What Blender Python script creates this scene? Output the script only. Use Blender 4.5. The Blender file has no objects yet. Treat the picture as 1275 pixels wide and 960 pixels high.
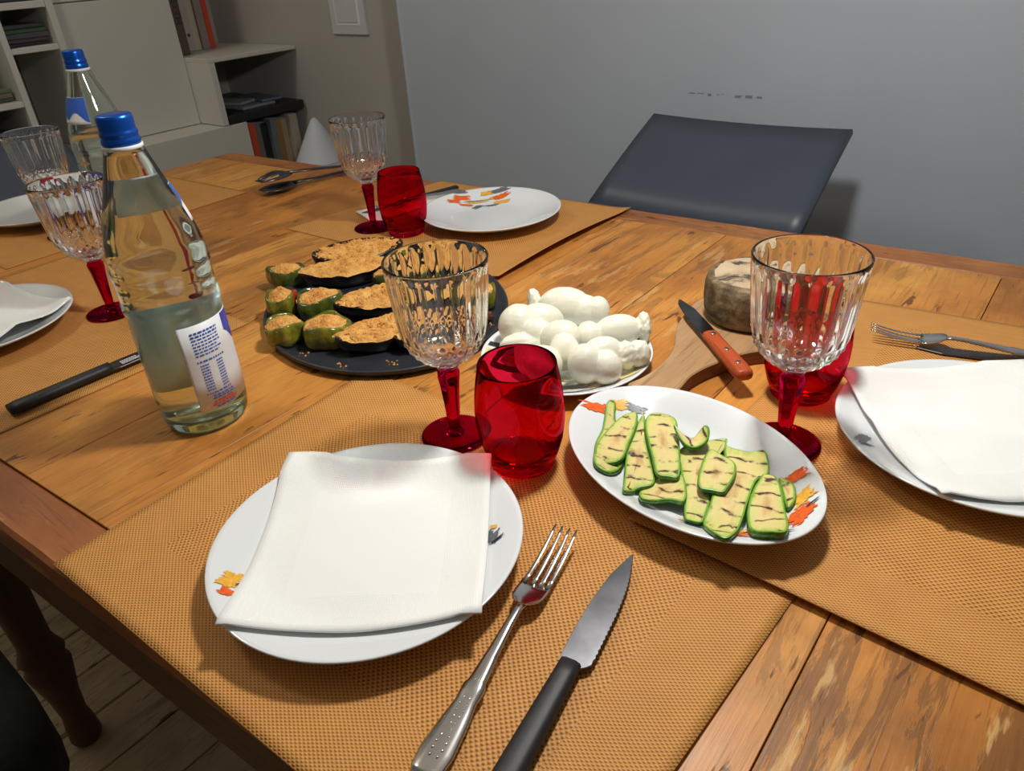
import bpy, math, random
from mathutils import Vector, Matrix, noise
random.seed(7)
PI = math.pi
TZ = 0.75                      # height of the table top
scene = bpy.context.scene
LINK = scene.collection.objects.link

# ------------------------------------------------------------------ camera
cam_d = bpy.data.cameras.new('camera')
cam_d.sensor_fit = 'HORIZONTAL'
cam_d.sensor_width = 36.0
cam_d.lens = 924.4 / 1275 * 36.0
cam_d.clip_start = 0.02
cam = bpy.data.objects.new('camera', cam_d)
LINK(cam)
yaw, pitch, roll = -0.6925, 0.5367, -0.0686
fw = Vector((math.sin(yaw) * math.cos(pitch), math.cos(yaw) * math.cos(pitch), -math.sin(pitch)))
rt = fw.cross(Vector((0, 0, 1))).normalized()
up = rt.cross(fw)
r2 = rt * math.cos(roll) + up * math.sin(roll)
u2 = -rt * math.sin(roll) + up * math.cos(roll)
M = Matrix((r2, u2, -fw)).transposed().to_4x4()
M.translation = (0, 0, TZ + 0.42)
cam.matrix_world = M
scene.camera = cam

# ------------------------------------------------------------------ world, lights, exposure
world = bpy.data.worlds.new('world')
scene.world = world
world.use_nodes = True
world.node_tree.nodes['Background'].inputs[0].default_value = (1.0, 0.86, 0.68, 1)
world.node_tree.nodes['Background'].inputs[1].default_value = 0.05
scene.view_settings.view_transform = 'Standard'
scene.view_settings.look = 'None'
scene.view_settings.gamma = 1
scene.view_settings.use_curve_mapping = False
scene.view_settings.exposure = 0.0

def point_light(name, loc, energy, radius, color):
    d = bpy.data.lights.new(name, 'POINT')
    d.energy = energy
    d.shadow_soft_size = radius
    d.color = color
    o = bpy.data.objects.new(name, d)
    o.location = loc
    LINK(o)
    return o

point_light('pendant_lamp_light', (-0.31, 0.66, TZ + 0.74), 23.0, 0.050, (1.0, 0.97, 0.925))
point_light('fill_light', (-2.0, 0.1, 2.5), 22.0, 0.15, (1.0, 0.93, 0.82))  # added fill with no known source, brightens the left side of the room
scene.cycles.max_bounces = 24
scene.cycles.transmission_bounces = 20
scene.cycles.transparent_max_bounces = 24
scene.cycles.diffuse_bounces = 5
scene.cycles.glossy_bounces = 6
scene.cycles.sample_clamp_indirect = 0.0
scene.cycles.blur_glossy = 0.0

# ------------------------------------------------------------------ materials
def srgb(r, g, b):
    def f(c):
        c /= 255.0
        return c / 12.92 if c <= 0.04045 else ((c + 0.055) / 1.055) ** 2.4
    return (f(r), f(g), f(b), 1)

class NT:
    def __init__(self, name):
        self.m = bpy.data.materials.new(name)
        self.m.use_nodes = True
        self.t = self.m.node_tree
        self.t.nodes.clear()
        self.out = self.n('ShaderNodeOutputMaterial')
    def n(self, typ, **kw):
        nd = self.t.nodes.new(typ)
        for k, v in kw.items():
            setattr(nd, k, v)
        return nd
    def l(self, a, b):
        self.t.links.new(a, b)
    def set(self, sock, v):
        if hasattr(v, 'is_linked') or isinstance(v, bpy.types.NodeSocket):
            self.l(v, sock)
        else:
            sock.default_value = v
    def math(self, op, a, b=0.0, c=None):
        nd = self.n('ShaderNodeMath', operation=op)
        self.set(nd.inputs[0], a)
        self.set(nd.inputs[1], b)
        if c is not None:
            self.set(nd.inputs[2], c)
        return nd.outputs[0]
    def mix(self, fac, a, b, blend='MIX'):
        nd = self.n('ShaderNodeMix', data_type='RGBA', blend_type=blend)
        self.set(nd.inputs[0], fac)
        self.set(nd.inputs[6], a)
        self.set(nd.inputs[7], b)
        return nd.outputs[2]
    def ramp(self, fac, stops):
        nd = self.n('ShaderNodeValToRGB')
        e = nd.color_ramp.elements
        while len(e) < len(stops):
            e.new(0.5)
        for el, (p, c) in zip(e, stops):
            el.position = p
            el.color = c if len(c) == 4 else (*c, 1)
        self.set(nd.inputs[0], fac)
        return nd.outputs[0]
    def coords(self, kind='Object', scale=(1, 1, 1), loc=None):
        if kind == 'Position':
            src = self.n('ShaderNodeNewGeometry').outputs['Position']
        else:
            src = self.n('ShaderNodeTexCoord').outputs[kind]
        mp = self.n('ShaderNodeMapping')
        mp.inputs['Scale'].default_value = scale
        if loc is not None:
            self.set(mp.inputs['Location'], loc)
        self.l(src, mp.inputs['Vector'])
        return mp.outputs[0]
    def noise(self, vec, scale=5.0, detail=4.0, rough=0.5, dist=0.0):
        nd = self.n('ShaderNodeTexNoise')
        self.l(vec, nd.inputs['Vector'])
        nd.inputs['Scale'].default_value = scale
        nd.inputs['Detail'].default_value = detail
        nd.inputs['Roughness'].default_value = rough
        nd.inputs['Distortion'].default_value = dist
        return nd.outputs[0]
    def bump(self, h, strength=0.3, dist=0.001):
        nd = self.n('ShaderNodeBump')
        nd.inputs['Strength'].default_value = strength
        nd.inputs['Distance'].default_value = dist
        self.l(h, nd.inputs['Height'])
        return nd.outputs[0]
    def bsdf(self, color, rough=0.5, metal=0.0, normal=None, **kw):
        b = self.n('ShaderNodeBsdfPrincipled')
        self.set(b.inputs['Base Color'], color)
        self.set(b.inputs['Roughness'], rough)
        self.set(b.inputs['Metallic'], metal)
        if normal is not None:
            self.l(normal, b.inputs['Normal'])
        for k, v in kw.items():
            self.set(b.inputs[k.replace('_', ' ')], v)
        self.l(b.outputs[0], self.out.inputs['Surface'])
        return b

def plain(name, color, rough=0.5, metal=0.0, nscale=0, namp=0.12, bump=0.0, bdist=0.001, **kw):
    t = NT(name)
    col = color
    nrm = None
    if nscale:
        v = t.coords('Object')
        ns = t.noise(v, nscale, 5, 0.55)
        dark = tuple(c * (1 - namp) for c in color[:3]) + (1,)
        lite = tuple(min(1, c * (1 + namp)) for c in color[:3]) + (1,)
        col = t.ramp(ns, [(0.3, dark), (0.7, lite)])
        if bump:
            nrm = t.bump(ns, bump, bdist)
    t.bsdf(col, rough, metal, nrm, **kw)
    return t.m

def wood(name, axis, c0, c1, c2, rough=0.42, wear=True, pos='Position'):
    t = NT(name)
    def sc(a, b):
        return (b, a, a) if axis == 'X' else ((a, b, a) if axis == 'Y' else (a, a, b))
    rnd = t.n('ShaderNodeObjectInfo').outputs['Random']
    off = t.n('ShaderNodeCombineXYZ')
    t.l(t.math('MULTIPLY', rnd, 13.0), off.inputs[0])
    t.l(t.math('MULTIPLY', rnd, 7.0), off.inputs[1])
    v = t.coords(pos, sc(9, 0.9), off.outputs[0])
    n1 = t.noise(v, 2.2, 6, 0.6, 0.8)
    wv = t.math('SINE', t.math('MULTIPLY', n1, 55.0))
    v2 = t.coords(pos, sc(160, 5), off.outputs[0])
    fine = t.noise(v2, 2.0, 4, 0.6)
    big = t.noise(t.coords(pos, sc(5, 2), off.outputs[0]), 1.6, 5, 0.6, 0.6)
    base = t.ramp(t.math('ADD', t.math('MULTIPLY', big, 0.8), t.math('MULTIPLY', rnd, 0.22)), [(0.26, c0), (0.5, c1), (0.74, c2)])
    ring = t.math('MULTIPLY', t.math('ADD', wv, 1.0), 0.5)
    base = t.mix(t.math('MULTIPLY', ring, 0.20), base, tuple(c * 0.55 for c in c1[:3]) + (1,))
    base = t.mix(t.math('MULTIPLY', t.math('GREATER_THAN', fine, 0.60), 0.35), base, tuple(c * 0.45 for c in c0[:3]) + (1,))
    r = rough
    hw = None
    if wear:
        # knots, short scratches, streaky worn patches and soft old stains
        vo = t.n('ShaderNodeTexVoronoi')
        t.l(t.coords(pos, sc(7.0, 3.2), off.outputs[0]), vo.inputs['Vector'])
        vo.inputs['Scale'].default_value = 1.0
        knot = t.ramp(vo.outputs['Distance'], [(0.05, (1, 1, 1)), (0.13, (0, 0, 0))])
        base = t.mix(t.math('MULTIPLY', knot, 0.8), base, tuple(c * 0.20 for c in c0[:3]) + (1,))
        st = t.ramp(t.noise(t.coords(pos, sc(6, 4)), 1.0, 5, 0.6, 0.8), [(0.48, (0, 0, 0)), (0.70, (1, 1, 1))])
        base = t.mix(t.math('MULTIPLY', st, 0.42), base, tuple(c * 0.42 for c in c0[:3]) + (1,))
        sn = t.noise(t.coords(pos, sc(70, 14), off.outputs[0]), 1.0, 3, 0.55, 0.5)
        scr = t.ramp(sn, [(0.655, (0, 0, 0)), (0.69, (1, 1, 1))])
        base = t.mix(t.math('MULTIPLY', scr, 0.75), base, tuple(c * 0.16 for c in c0[:3]) + (1,))
        wn = t.noise(t.coords(pos, sc(30, 5.0)), 1.0, 8, 0.72, 0.9)
        area = t.ramp(t.noise(t.coords(pos, sc(3.2, 2.4)), 1.0, 2, 0.5), [(0.44, (0, 0, 0)), (0.56, (1, 1, 1))])
        wp = t.math('MULTIPLY', t.ramp(wn, [(0.52, (0, 0, 0)), (0.56, (1, 1, 1))]), area)
        sp_ = t.n('ShaderNodeSeparateXYZ')
        t.l(t.coords(pos), sp_.inputs[0])
        # the right front corner of the top is the most worn
        corner = t.math('MULTIPLY', t.ramp(sp_.outputs[0], [(0.0, (0, 0, 0)), (0.06, (1, 1, 1))]), t.math('SUBTRACT', 1.0, t.ramp(sp_.outputs[1], [(0.42, (0, 0, 0)), (0.55, (1, 1, 1))])))
        corner = t.math('MAXIMUM', corner, t.math('MULTIPLY', t.math('GREATER_THAN', sp_.outputs[0], -0.066), t.math('LESS_THAN', sp_.outputs[1], 0.45)))
        wn2 = t.noise(t.coords(pos, sc(62, 9.0)), 1.0, 6, 0.66, 0.6)
        wc = t.math('MULTIPLY', t.ramp(wn2, [(0.50, (0, 0, 0)), (0.545, (1, 1, 1))]), corner)
        wp = t.math('MAXIMUM', t.math('MULTIPLY', wp, 0.40), t.math('MULTIPLY', wc, 0.62))
        base = t.mix(wp, base, srgb(112, 76, 44))
        pale = t.math('MULTIPLY', t.ramp(t.noise(t.coords(pos, sc(55, 9), off.outputs[0]), 1.0, 4, 0.6), [(0.60, (0, 0, 0)), (0.65, (1, 1, 1))]), t.math('MAXIMUM', t.math('MULTIPLY', area, 0.6), corner))
        base = t.mix(t.math('MULTIPLY', pale, 0.6), base, srgb(224, 182, 118))
        r = t.math('ADD', t.math('MULTIPLY', big, 0.25), rough - 0.14)
        hw = t.math('ADD', t.math('MULTIPLY', wp, -0.5), t.math('MULTIPLY', scr, -0.6))
    h = t.math('ADD', t.math('MULTIPLY', fine, 0.5), t.math('MULTIPLY', n1, 0.6))
    if hw is not None:
        h = t.math('ADD', h, hw)
    t.bsdf(base, r, 0.0, t.bump(h, 0.35, 0.0012), Specular_IOR_Level=0.32)
    return t.m

def glass(name, color, rough=0.0, ior=1.45, clear=0.3, clear_color=None):
    # refracting glass with a share of straight transmission, same for every ray
    t = NT(name)
    g = t.n('ShaderNodeBsdfGlass')
    g.inputs['Color'].default_value = color
    g.inputs['Roughness'].default_value = rough
    g.inputs['IOR'].default_value = ior
    tr = t.n('ShaderNodeBsdfTransparent')
    tr.inputs['Color'].default_value = clear_color or color
    mx = t.n('ShaderNodeMixShader')
    mx.inputs[0].default_value = clear
    t.l(g.outputs[0], mx.inputs[1])
    t.l(tr.outputs[0], mx.inputs[2])
    t.l(mx.outputs[0], t.out.inputs['Surface'])
    return t.m

def weave_mat():
    t = NT('woven_vinyl')
    uv = t.n('ShaderNodeTexCoord').outputs['UV']
    s = t.n('ShaderNodeSeparateXYZ')
    t.l(uv, s.inputs[0])
    at = t.n('ShaderNodeAttribute', attribute_name='dist_edge')   # metres to the nearest hem
    inner = t.math('GREATER_THAN', at.outputs['Fac'], 0.064)
    p = 2 * PI / 0.0046
    pu = t.math('MULTIPLY', s.outputs[0], p)
    pv = t.math('MULTIPLY', s.outputs[1], t.math('ADD', p * 1.5, t.math('MULTIPLY', inner, -p * 0.5)))
    a = t.math('MULTIPLY', t.math('SINE', pu), t.math('SINE', pv))
    b = t.math('MULTIPLY', t.math('ADD', a, 1.0), 0.5)
    rows = t.math('MULTIPLY', t.math('ADD', t.math('SINE', t.math('MULTIPLY', pv, 2.0)), 1.0), 0.5)
    h = t.math('ADD', t.math('MULTIPLY', b, 0.75), t.math('MULTIPLY', rows, 0.25))
    col = t.ramp(h, [(0.16, srgb(108, 60, 22)), (0.42, srgb(188, 130, 66)), (0.75, srgb(219, 162, 92))])
    n = t.noise(t.coords('UV', (40, 40, 1)), 1.0, 3)
    col = t.mix(0.12, col, t.ramp(n, [(0.3, srgb(160, 100, 40)), (0.7, srgb(225, 165, 90))]))
    col = t.mix(t.math('MULTIPLY', t.math('SUBTRACT', 1.0, inner), 0.12), col, srgb(214, 156, 84))
    t.bsdf(col, 0.55, 0.0, t.bump(h, 0.55, 0.0007), Specular_IOR_Level=0.2)
    return t.m

MAT = {}
MAT['wood'] = wood('table_pine', 'Y', srgb(150, 90, 38), srgb(202, 134, 60), srgb(222, 162, 80))
MAT['wood_end'] = wood('table_pine_end', 'X', srgb(118, 66, 34), srgb(164, 98, 52), srgb(190, 128, 72))
MAT['wood_dark'] = wood('apron_wood', 'X', srgb(84, 56, 36), srgb(104, 72, 48), srgb(122, 88, 60), 0.55, False)
MAT['leg_wood'] = wood('leg_wood', 'Z', srgb(72, 46, 28), srgb(90, 60, 38), srgb(108, 74, 48), 0.5, False)
MAT['floor'] = wood('floor_boards', 'Y', srgb(186, 164, 124), srgb(208, 186, 146), srgb(220, 200, 164), 0.5)
MAT['weave'] = weave_mat()
MAT['china'] = plain('white_china', srgb(226, 230, 232), 0.12, 0, Coat_Weight=0.4, Coat_Roughness=0.04)
MAT['china_back'] = MAT['china']

def paper_mat():
    t = NT('paper_napkin')
    v = t.coords('UV', (1, 1, 1))
    n = t.noise(v, 130, 3, 0.6)
    fib = t.noise(v, 14, 4, 0.6)
    at = t.n('ShaderNodeAttribute', attribute_name='dist_edge')
    band = t.math('MULTIPLY', t.math('LESS_THAN', at.outputs['Fac'], 0.034), t.math('GREATER_THAN', at.outputs['Fac'], 0.004))
    s = t.n('ShaderNodeSeparateXYZ'); t.l(v, s.inputs[0])
    p = 2 * PI / 0.0035
    dots = t.math('MULTIPLY', t.math('SINE', t.math('MULTIPLY', t.math('ADD', s.outputs[0], s.outputs[1]), p)), t.math('SINE', t.math('MULTIPLY', t.math('SUBTRACT', s.outputs[0], s.outputs[1]), p)))
    h = t.math('ADD', t.math('MULTIPLY', n, 0.3), t.math('ADD', t.math('MULTIPLY', t.math('MULTIPLY', dots, band), 0.5), t.math('MULTIPLY', fib, 2.0)))
    t.bsdf(srgb(240, 241, 238), 0.9, 0, t.bump(h, 0.4, 0.0008))
    return t.m
MAT['paper'] = paper_mat()
MAT['glass'] = glass('clear_cut_glass', (0.992, 0.994, 0.992, 1), 0.0, 1.45, 0.0)
MAT['red_stem'] = glass('red_stem_glass', (0.74, 0.03, 0.22, 1), 0.0, 1.45, 0.0)
MAT['red_glass'] = glass('red_tumbler_glass', (0.875, 0.10, 0.21, 1), 0.0, 1.45, 0.0)
MAT['bottle'] = glass('pale_green_bottle_glass', (0.965, 0.99, 0.975, 1), 0.0, 1.5, 0.0)
MAT['water'] = glass('still_water', (0.995, 0.998, 0.996, 1), 0.0, 1.33, 0.0)
_t = MAT['bottle'].node_tree
_va = _t.nodes.new('ShaderNodeVolumeAbsorption')
_va.inputs['Color'].default_value = (0.45, 0.82, 0.60, 1)
_va.inputs['Density'].default_value = 11.0
_t.links.new(_va.outputs[0], next(n for n in _t.nodes if n.type == 'OUTPUT_MATERIAL').inputs['Volume'])
MAT['cap'] = plain('blue_metal_cap', srgb(28, 92, 196), 0.28, 0.75)
MAT['white_plastic'] = plain('white_plastic', srgb(225, 225, 225), 0.4)
MAT['label'] = plain('white_label_paper', srgb(226, 228, 230), 0.5)
MAT['label_blue'] = plain('label_blue_ink', srgb(52, 96, 190), 0.5)
MAT['label_navy'] = plain('label_navy_ink', srgb(64, 72, 170), 0.5, nscale=60, namp=0.3)
MAT['label_red'] = plain('label_red_ink', srgb(206, 62, 52), 0.5)
MAT['steel'] = plain('polished_steel', (0.62, 0.61, 0.60, 1), 0.16, 1.0)
MAT['steel_dull'] = plain('brushed_steel', (0.13, 0.13, 0.14, 1), 0.27, 1.0, nscale=40, namp=0.25)
MAT['etched'] = plain('etched_mark', srgb(232, 232, 232), 0.6)
MAT['black_plastic'] = plain('black_handle_plastic', srgb(30, 29, 30), 0.52, nscale=160, namp=0.2, bump=0.12)
MAT['slate'] = plain('dark_stoneware', srgb(40, 43, 50), 0.42, nscale=30, namp=0.2, bump=0.08)
MAT['mozz'] = plain('fresh_mozzarella', srgb(240, 238, 220), 0.30, nscale=25, namp=0.03, bump=0.06, Subsurface_Weight=0.12, Subsurface_Radius=(0.01, 0.008, 0.005), Subsurface_Scale=0.5)
MAT['wall'] = plain('painted_wall', srgb(172, 180, 190), 0.65, nscale=3.0, namp=0.03, bump=0.06, bdist=0.002)
MAT['wall_warm'] = plain('painted_wall_recess', srgb(172, 169, 163), 0.65, nscale=3.0, namp=0.03)
MAT['ceiling'] = plain('ceiling_paint', srgb(215, 212, 205), 0.8)
MAT['laminate'] = plain('white_laminate', srgb(196, 194, 186), 0.4)
MAT['chair'] = plain('slate_chair_shell', srgb(62, 69, 82), 0.42, nscale=8, namp=0.06)
MAT['chair_metal'] = plain('chair_leg_metal', srgb(40, 42, 46), 0.4, 0.6)
MAT['cushion'] = plain('dark_green_cloth', srgb(30, 36, 30), 0.9, nscale=60, namp=0.3, bump=0.3)
MAT['switch'] = plain('switch_plastic', srgb(196, 196, 198), 0.35)
MAT['cone'] = plain('matt_white_cone', srgb(196, 200, 208), 0.5)

def inkm(name, c):
    return plain(name, c, 0.3, nscale=350, namp=0.22)
MAT['ink_orange'] = inkm('ink_orange', srgb(232, 98, 30))
MAT['ink_yellow'] = inkm('ink_yellow', srgb(232, 176, 62))
MAT['ink_grey'] = inkm('ink_grey', srgb(98, 106, 114))
MAT['ink_dark'] = inkm('ink_dark', srgb(46, 44, 52))
MAT['ink_cream'] = inkm('ink_cream', srgb(222, 208, 142))
MAT['ink_pale'] = inkm('ink_pale', srgb(190, 200, 200))

def zucchini_flesh():
    t = NT('zucchini_flesh')
    uv = t.n('ShaderNodeTexCoord').outputs['UV']
    s = t.n('ShaderNodeSeparateXYZ'); t.l(uv, s.inputs[0])
    rnd = t.n('ShaderNodeObjectInfo').outputs['Random']
    at = t.n('ShaderNodeAttribute', attribute_name='core')
    nv = t.coords('UV', (26, 60, 1))
    n = t.noise(nv, 3.0, 5, 0.6)
    pulp = t.ramp(t.math('ADD', t.math('MULTIPLY', n, 0.5), t.math('MULTIPLY', at.outputs['Fac'], 0.5)), [(0.18, srgb(176, 192, 88)), (0.34, srgb(214, 208, 128)), (0.54, srgb(226, 204, 138)), (0.78, srgb(196, 156, 98))])
    # charred grill lines across the slice
    w = t.noise(t.coords('UV', (30, 18, 1)), 2.0, 3, 0.5)
    u = t.math('ADD', t.math('MULTIPLY', s.outputs[0], 56.0), t.math('ADD', t.math('MULTIPLY', w, 1.6), t.math('MULTIPLY', rnd, 5.0)))
    fr = t.math('ABSOLUTE', t.math('SUBTRACT', t.math('FRACT', u), 0.5))
    line = t.ramp(fr, [(0.035, (1, 1, 1)), (0.115, (0, 0, 0))])
    gap = t.noise(t.coords('UV', (34, 34, 1)), 2.0, 3, 0.6)
    gate = t.ramp(t.math('ADD', gap, t.math('MULTIPLY', rnd, 0.08)), [(0.46, (0, 0, 0)), (0.56, (1, 1, 1))])
    halo = t.ramp(fr, [(0.05, (1, 1, 1)), (0.22, (0, 0, 0))])
    col = t.mix(t.math('MULTIPLY', t.math('MULTIPLY', halo, gate), 0.5), pulp, srgb(158, 110, 66))
    col = t.mix(t.math('MULTIPLY', t.math('MULTIPLY', line, gate), 0.96), col, srgb(46, 26, 24))
    t.bsdf(col, 0.36, 0, t.bump(n, 0.4, 0.0012), Coat_Weight=0.15)
    return t.m
MAT['z_flesh'] = zucchini_flesh()

def zucchini_skin():
    t = NT('zucchini_skin')
    n = t.noise(t.coords('Object', (220, 220, 220)), 1.5, 3, 0.5)
    n2 = t.noise(t.coords('Object', (60, 60, 60)), 1.0, 3, 0.5)
    col = t.ramp(t.math('ADD', t.math('MULTIPLY', n, 0.5), t.math('MULTIPLY', n2, 0.5)), [(0.35, srgb(30, 72, 18)), (0.5, srgb(56, 112, 28)), (0.66, srgb(104, 152, 48))])
    t.bsdf(col, 0.3, 0, t.bump(n, 0.3, 0.0006), Coat_Weight=0.2)
    return t.m
MAT['z_skin'] = zucchini_skin()
MAT['z_edge'] = plain('zucchini_pale_edge', srgb(116, 168, 48), 0.4, nscale=200, namp=0.15)

def crumb_mat():
    t = NT('toasted_breadcrumbs')
    v = t.coords('Object')
    n = t.noise(v, 380, 4, 0.65)
    n2 = t.noise(v, 38, 4, 0.6)
    col = t.ramp(t.math('ADD', t.math('MULTIPLY', n, 0.5), t.math('MULTIPLY', n2, 0.5)), [(0.30, srgb(138, 78, 28)), (0.40, srgb(200, 132, 54)), (0.56, srgb(236, 180, 96)), (0.72, srgb(248, 208, 132))])
    t.bsdf(col, 0.75, 0, t.bump(n, 0.9, 0.002))
    return t.m
MAT['crumb'] = crumb_mat()

def pepper_mat(name, a, b, c):
    t = NT(name)
    v = t.coords('Object')
    n = t.noise(v, 45, 4, 0.6, 0.4)
    n2 = t.noise(v, 34, 5, 0.62, 0.6)
    col = t.ramp(n2, [(0.3, a), (0.5, b), (0.7, c)])
    t.bsdf(col, 0.2, 0, t.bump(n, 0.6, 0.004), Coat_Weight=0.5, Coat_Roughness=0.1)
    return t.m
MAT['pepper'] = pepper_mat('roast_green_pepper', srgb(48, 56, 14), srgb(112, 114, 30), srgb(172, 150, 50))
MAT['pepper_dark'] = pepper_mat('charred_green_pepper', srgb(34, 38, 16), srgb(74, 86, 28), srgb(116, 124, 46))
MAT['pepper_red'] = pepper_mat('roast_red_pepper', srgb(120, 26, 14), srgb(176, 38, 22), srgb(206, 70, 36))
MAT['aubergine'] = pepper_mat('aubergine_skin', srgb(16, 12, 18), srgb(28, 20, 28), srgb(44, 34, 42))
MAT['sausage'] = pepper_mat('brown_crust', srgb(70, 30, 24), srgb(112, 56, 44), srgb(140, 78, 62))

def rind():
    t = NT('mouldy_cheese_rind')
    v = t.coords('Object')
    n = t.noise(v, 55, 7, 0.7, 0.3)
    n2 = t.noise(v, 22, 5, 0.65, 0.5)
    s = t.n('ShaderNodeSeparateXYZ'); t.l(v, s.inputs[0])
    rr = t.math('SQRT', t.math('ADD', t.math('MULTIPLY', s.outputs[0], s.outputs[0]), t.math('MULTIPLY', s.outputs[1], s.outputs[1])))
    zt = t.math('GREATER_THAN', s.outputs[2], 0.0500)
    top = t.math('MULTIPLY', zt, t.math('LESS_THAN', t.math('ADD', rr, t.math('MULTIPLY', n2, 0.016)), 0.056))
    side = t.ramp(n, [(0.3, srgb(48, 38, 26)), (0.47, srgb(104, 86, 60)), (0.62, srgb(150, 130, 98)), (0.78, srgb(186, 172, 140))])
    topc = t.ramp(n2, [(0.36, srgb(70, 60, 50)), (0.43, srgb(182, 160, 128)), (0.7, srgb(206, 184, 150))])
    col = t.mix(top, side, topc)
    t.bsdf(col, 0.7, 0, t.bump(n, 0.7, 0.003))
    return t.m
MAT['rind'] = rind()
MAT['board'] = wood('olive_board', 'Y', srgb(120, 86, 54), srgb(168, 130, 90), srgb(190, 154, 112), 0.55, False, 'Object')
MAT['board_end'] = wood('olive_board_edge', 'Y', srgb(96, 62, 40), srgb(124, 84, 56), srgb(140, 98, 66), 0.6, False, 'Object')
MAT['knife_wood'] = wood('red_knife_wood', 'Y', srgb(140, 52, 24), srgb(182, 82, 42), srgb(206, 112, 62), 0.35, False, 'Object')

# ------------------------------------------------------------------ mesh helpers
def mobj(name, verts, faces, mat, parent=None, smooth=True, loc=None, uv=None, attrs=None, mats=None, fmat=None):
    me = bpy.data.meshes.new(name)
    me.from_pydata([tuple(v) for v in verts], [], faces)
    me.materials.append(MAT[mat] if isinstance(mat, str) else mat)
    for m in (mats or []):
        me.materials.append(MAT[m])
    if fmat:
        me.polygons.foreach_set('material_index', fmat)
    if smooth:
        me.polygons.foreach_set('use_smooth', [True] * len(me.polygons))
    if uv is not None:
        lay = me.uv_layers.new(name='UVMap')
        for lp in me.loops:
            lay.data[lp.index].uv = uv[lp.vertex_index]
    for an, vals in (attrs or {}).items():
        a = me.attributes.new(an, 'FLOAT', 'POINT')
        a.data.foreach_set('value', vals)
    me.update()
    o = bpy.data.objects.new(name, me)
    LINK(o)
    if parent is not None:
        o.parent = parent
    if loc is not None:
        o.location = loc
    return o

def tag(o, label=None, cat=None, group=None, kind=None):
    if label: o['label'] = label
    if cat: o['category'] = cat
    if group: o['group'] = group
    if kind: o['kind'] = kind
    return o

def thing(name, label, cat, loc=(0, 0, 0), rz=0.0, group=None):
    o = bpy.data.objects.new(name, None)
    o.empty_display_size = 0.02
    LINK(o)
    o.location = loc
    o.rotation_euler = (0, 0, rz)
    return tag(o, label, cat, group)

def dup(root, loc=None, rz=None, label=None, group=None):
    def cp(o, par):
        c = o.copy()
        LINK(c)
        if par is not None:
            c.parent = par
            c.matrix_parent_inverse = o.matrix_parent_inverse.copy()
        for ch in list(o.children):
            cp(ch, c)
        return c
    r = cp(root, None)
    if loc is not None: r.location = loc
    if rz is not None: r.rotation_euler = (0, 0, rz)
    if label: r['label'] = label
    if group: r['group'] = group
    return r

def T(x, y, z=0.0):
    return (x, y, TZ + z)

def lathe(prof, n=64, rmod=None, close_top=True, close_bot=True, a=1.0, b=1.0):
    V, F = [], []
    for k, (r, z) in enumerate(prof):
        for i in range(n):
            th = 2 * PI * i / n
            rr = r if rmod is None else rmod(r, z, th, k)
            V.append((a * rr * math.cos(th), b * rr * math.sin(th), z))
    for k in range(len(prof) - 1):
        for i in range(n):
            j = (i + 1) % n
            F.append((k * n + i, k * n + j, (k + 1) * n + j, (k + 1) * n + i))
    if close_bot:
        F.append(tuple(reversed(range(n))))
    if close_top:
        m = (len(prof) - 1) * n
        F.append(tuple(m + i for i in range(n)))
    return V, F

def box(x0, x1, y0, y1, z0, z1, bev=0.0):
    if bev <= 0:
        V = [(x, y, z) for z in (z0, z1) for y in (y0, y1) for x in (x0, x1)]
        F = [(0, 2, 3, 1), (4, 5, 7, 6), (0, 1, 5, 4), (2, 6, 7, 3), (0, 4, 6, 2), (1, 3, 7, 5)]
        return V, F
    b = bev
    V, F = [], []
    def ring(ins, z):
        V.extend([(x0 + ins, y0 + ins, z), (x1 - ins, y0 + ins, z), (x1 - ins, y1 - ins, z), (x0 + ins, y1 - ins, z)])
    ring(b, z0); ring(0, z0 + b); ring(0, z1 - b); ring(b, z1)
    for k in range(3):
        for i in range(4):
            j = (i + 1) % 4
            F.append((k * 4 + i, k * 4 + j, (k + 1) * 4 + j, (k + 1) * 4 + i))
    F.append((3, 2, 1, 0)); F.append((12, 13, 14, 15))
    return V, F

def merge(parts):
    V, F = [], []
    for v, f in parts:
        o = len(V)
        V += list(v)
        F += [tuple(i + o for i in q) for q in f]
    return V, F

def tube(path, radii, n=12, cap=True, flat=1.0):
    V, F = [], []
    P = [Vector(p) for p in path]
    for k, p in enumerate(P):
        d = (P[min(k + 1, len(P) - 1)] - P[max(k - 1, 0)]).normalized()
        s = d.cross(Vector((0, 0, 1)))
        s = Vector((1, 0, 0)) if s.length < 1e-4 else s.normalized()
        u = s.cross(d)
        r = radii[k] if hasattr(radii, '__len__') else radii
        for i in range(n):
            th = 2 * PI * i / n
            V.append(p + s * (r * math.cos(th)) + u * (r * flat * math.sin(th)))
    for k in range(len(P) - 1):
        for i in range(n):
            j = (i + 1) % n
            F.append((k * n + i, k * n + j, (k + 1) * n + j, (k + 1) * n + i))
    if cap:
        F.append(tuple(reversed(range(n))))
        F.append(tuple((len(P) - 1) * n + i for i in range(n)))
    return V, F

def smooth_poly(pts, sub=5):
    out = []
    n = len(pts)
    for i in range(n):
        p0, p1, p2, p3 = (Vector((*pts[(i + k) % n], 0)) for k in (-1, 0, 1, 2))
        for s in range(sub):
            t = s / sub
            q = 0.5 * ((2 * p1) + (p2 - p0) * t + (2 * p0 - 5 * p1 + 4 * p2 - p3) * t * t + (3 * p1 - p0 - 3 * p2 + p3) * t ** 3)
            out.append((q.x, q.y))
    return out

def area2(p):
    return sum(p[i][0] * p[(i + 1) % len(p)][1] - p[(i + 1) % len(p)][0] * p[i][1] for i in range(len(p)))

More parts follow.
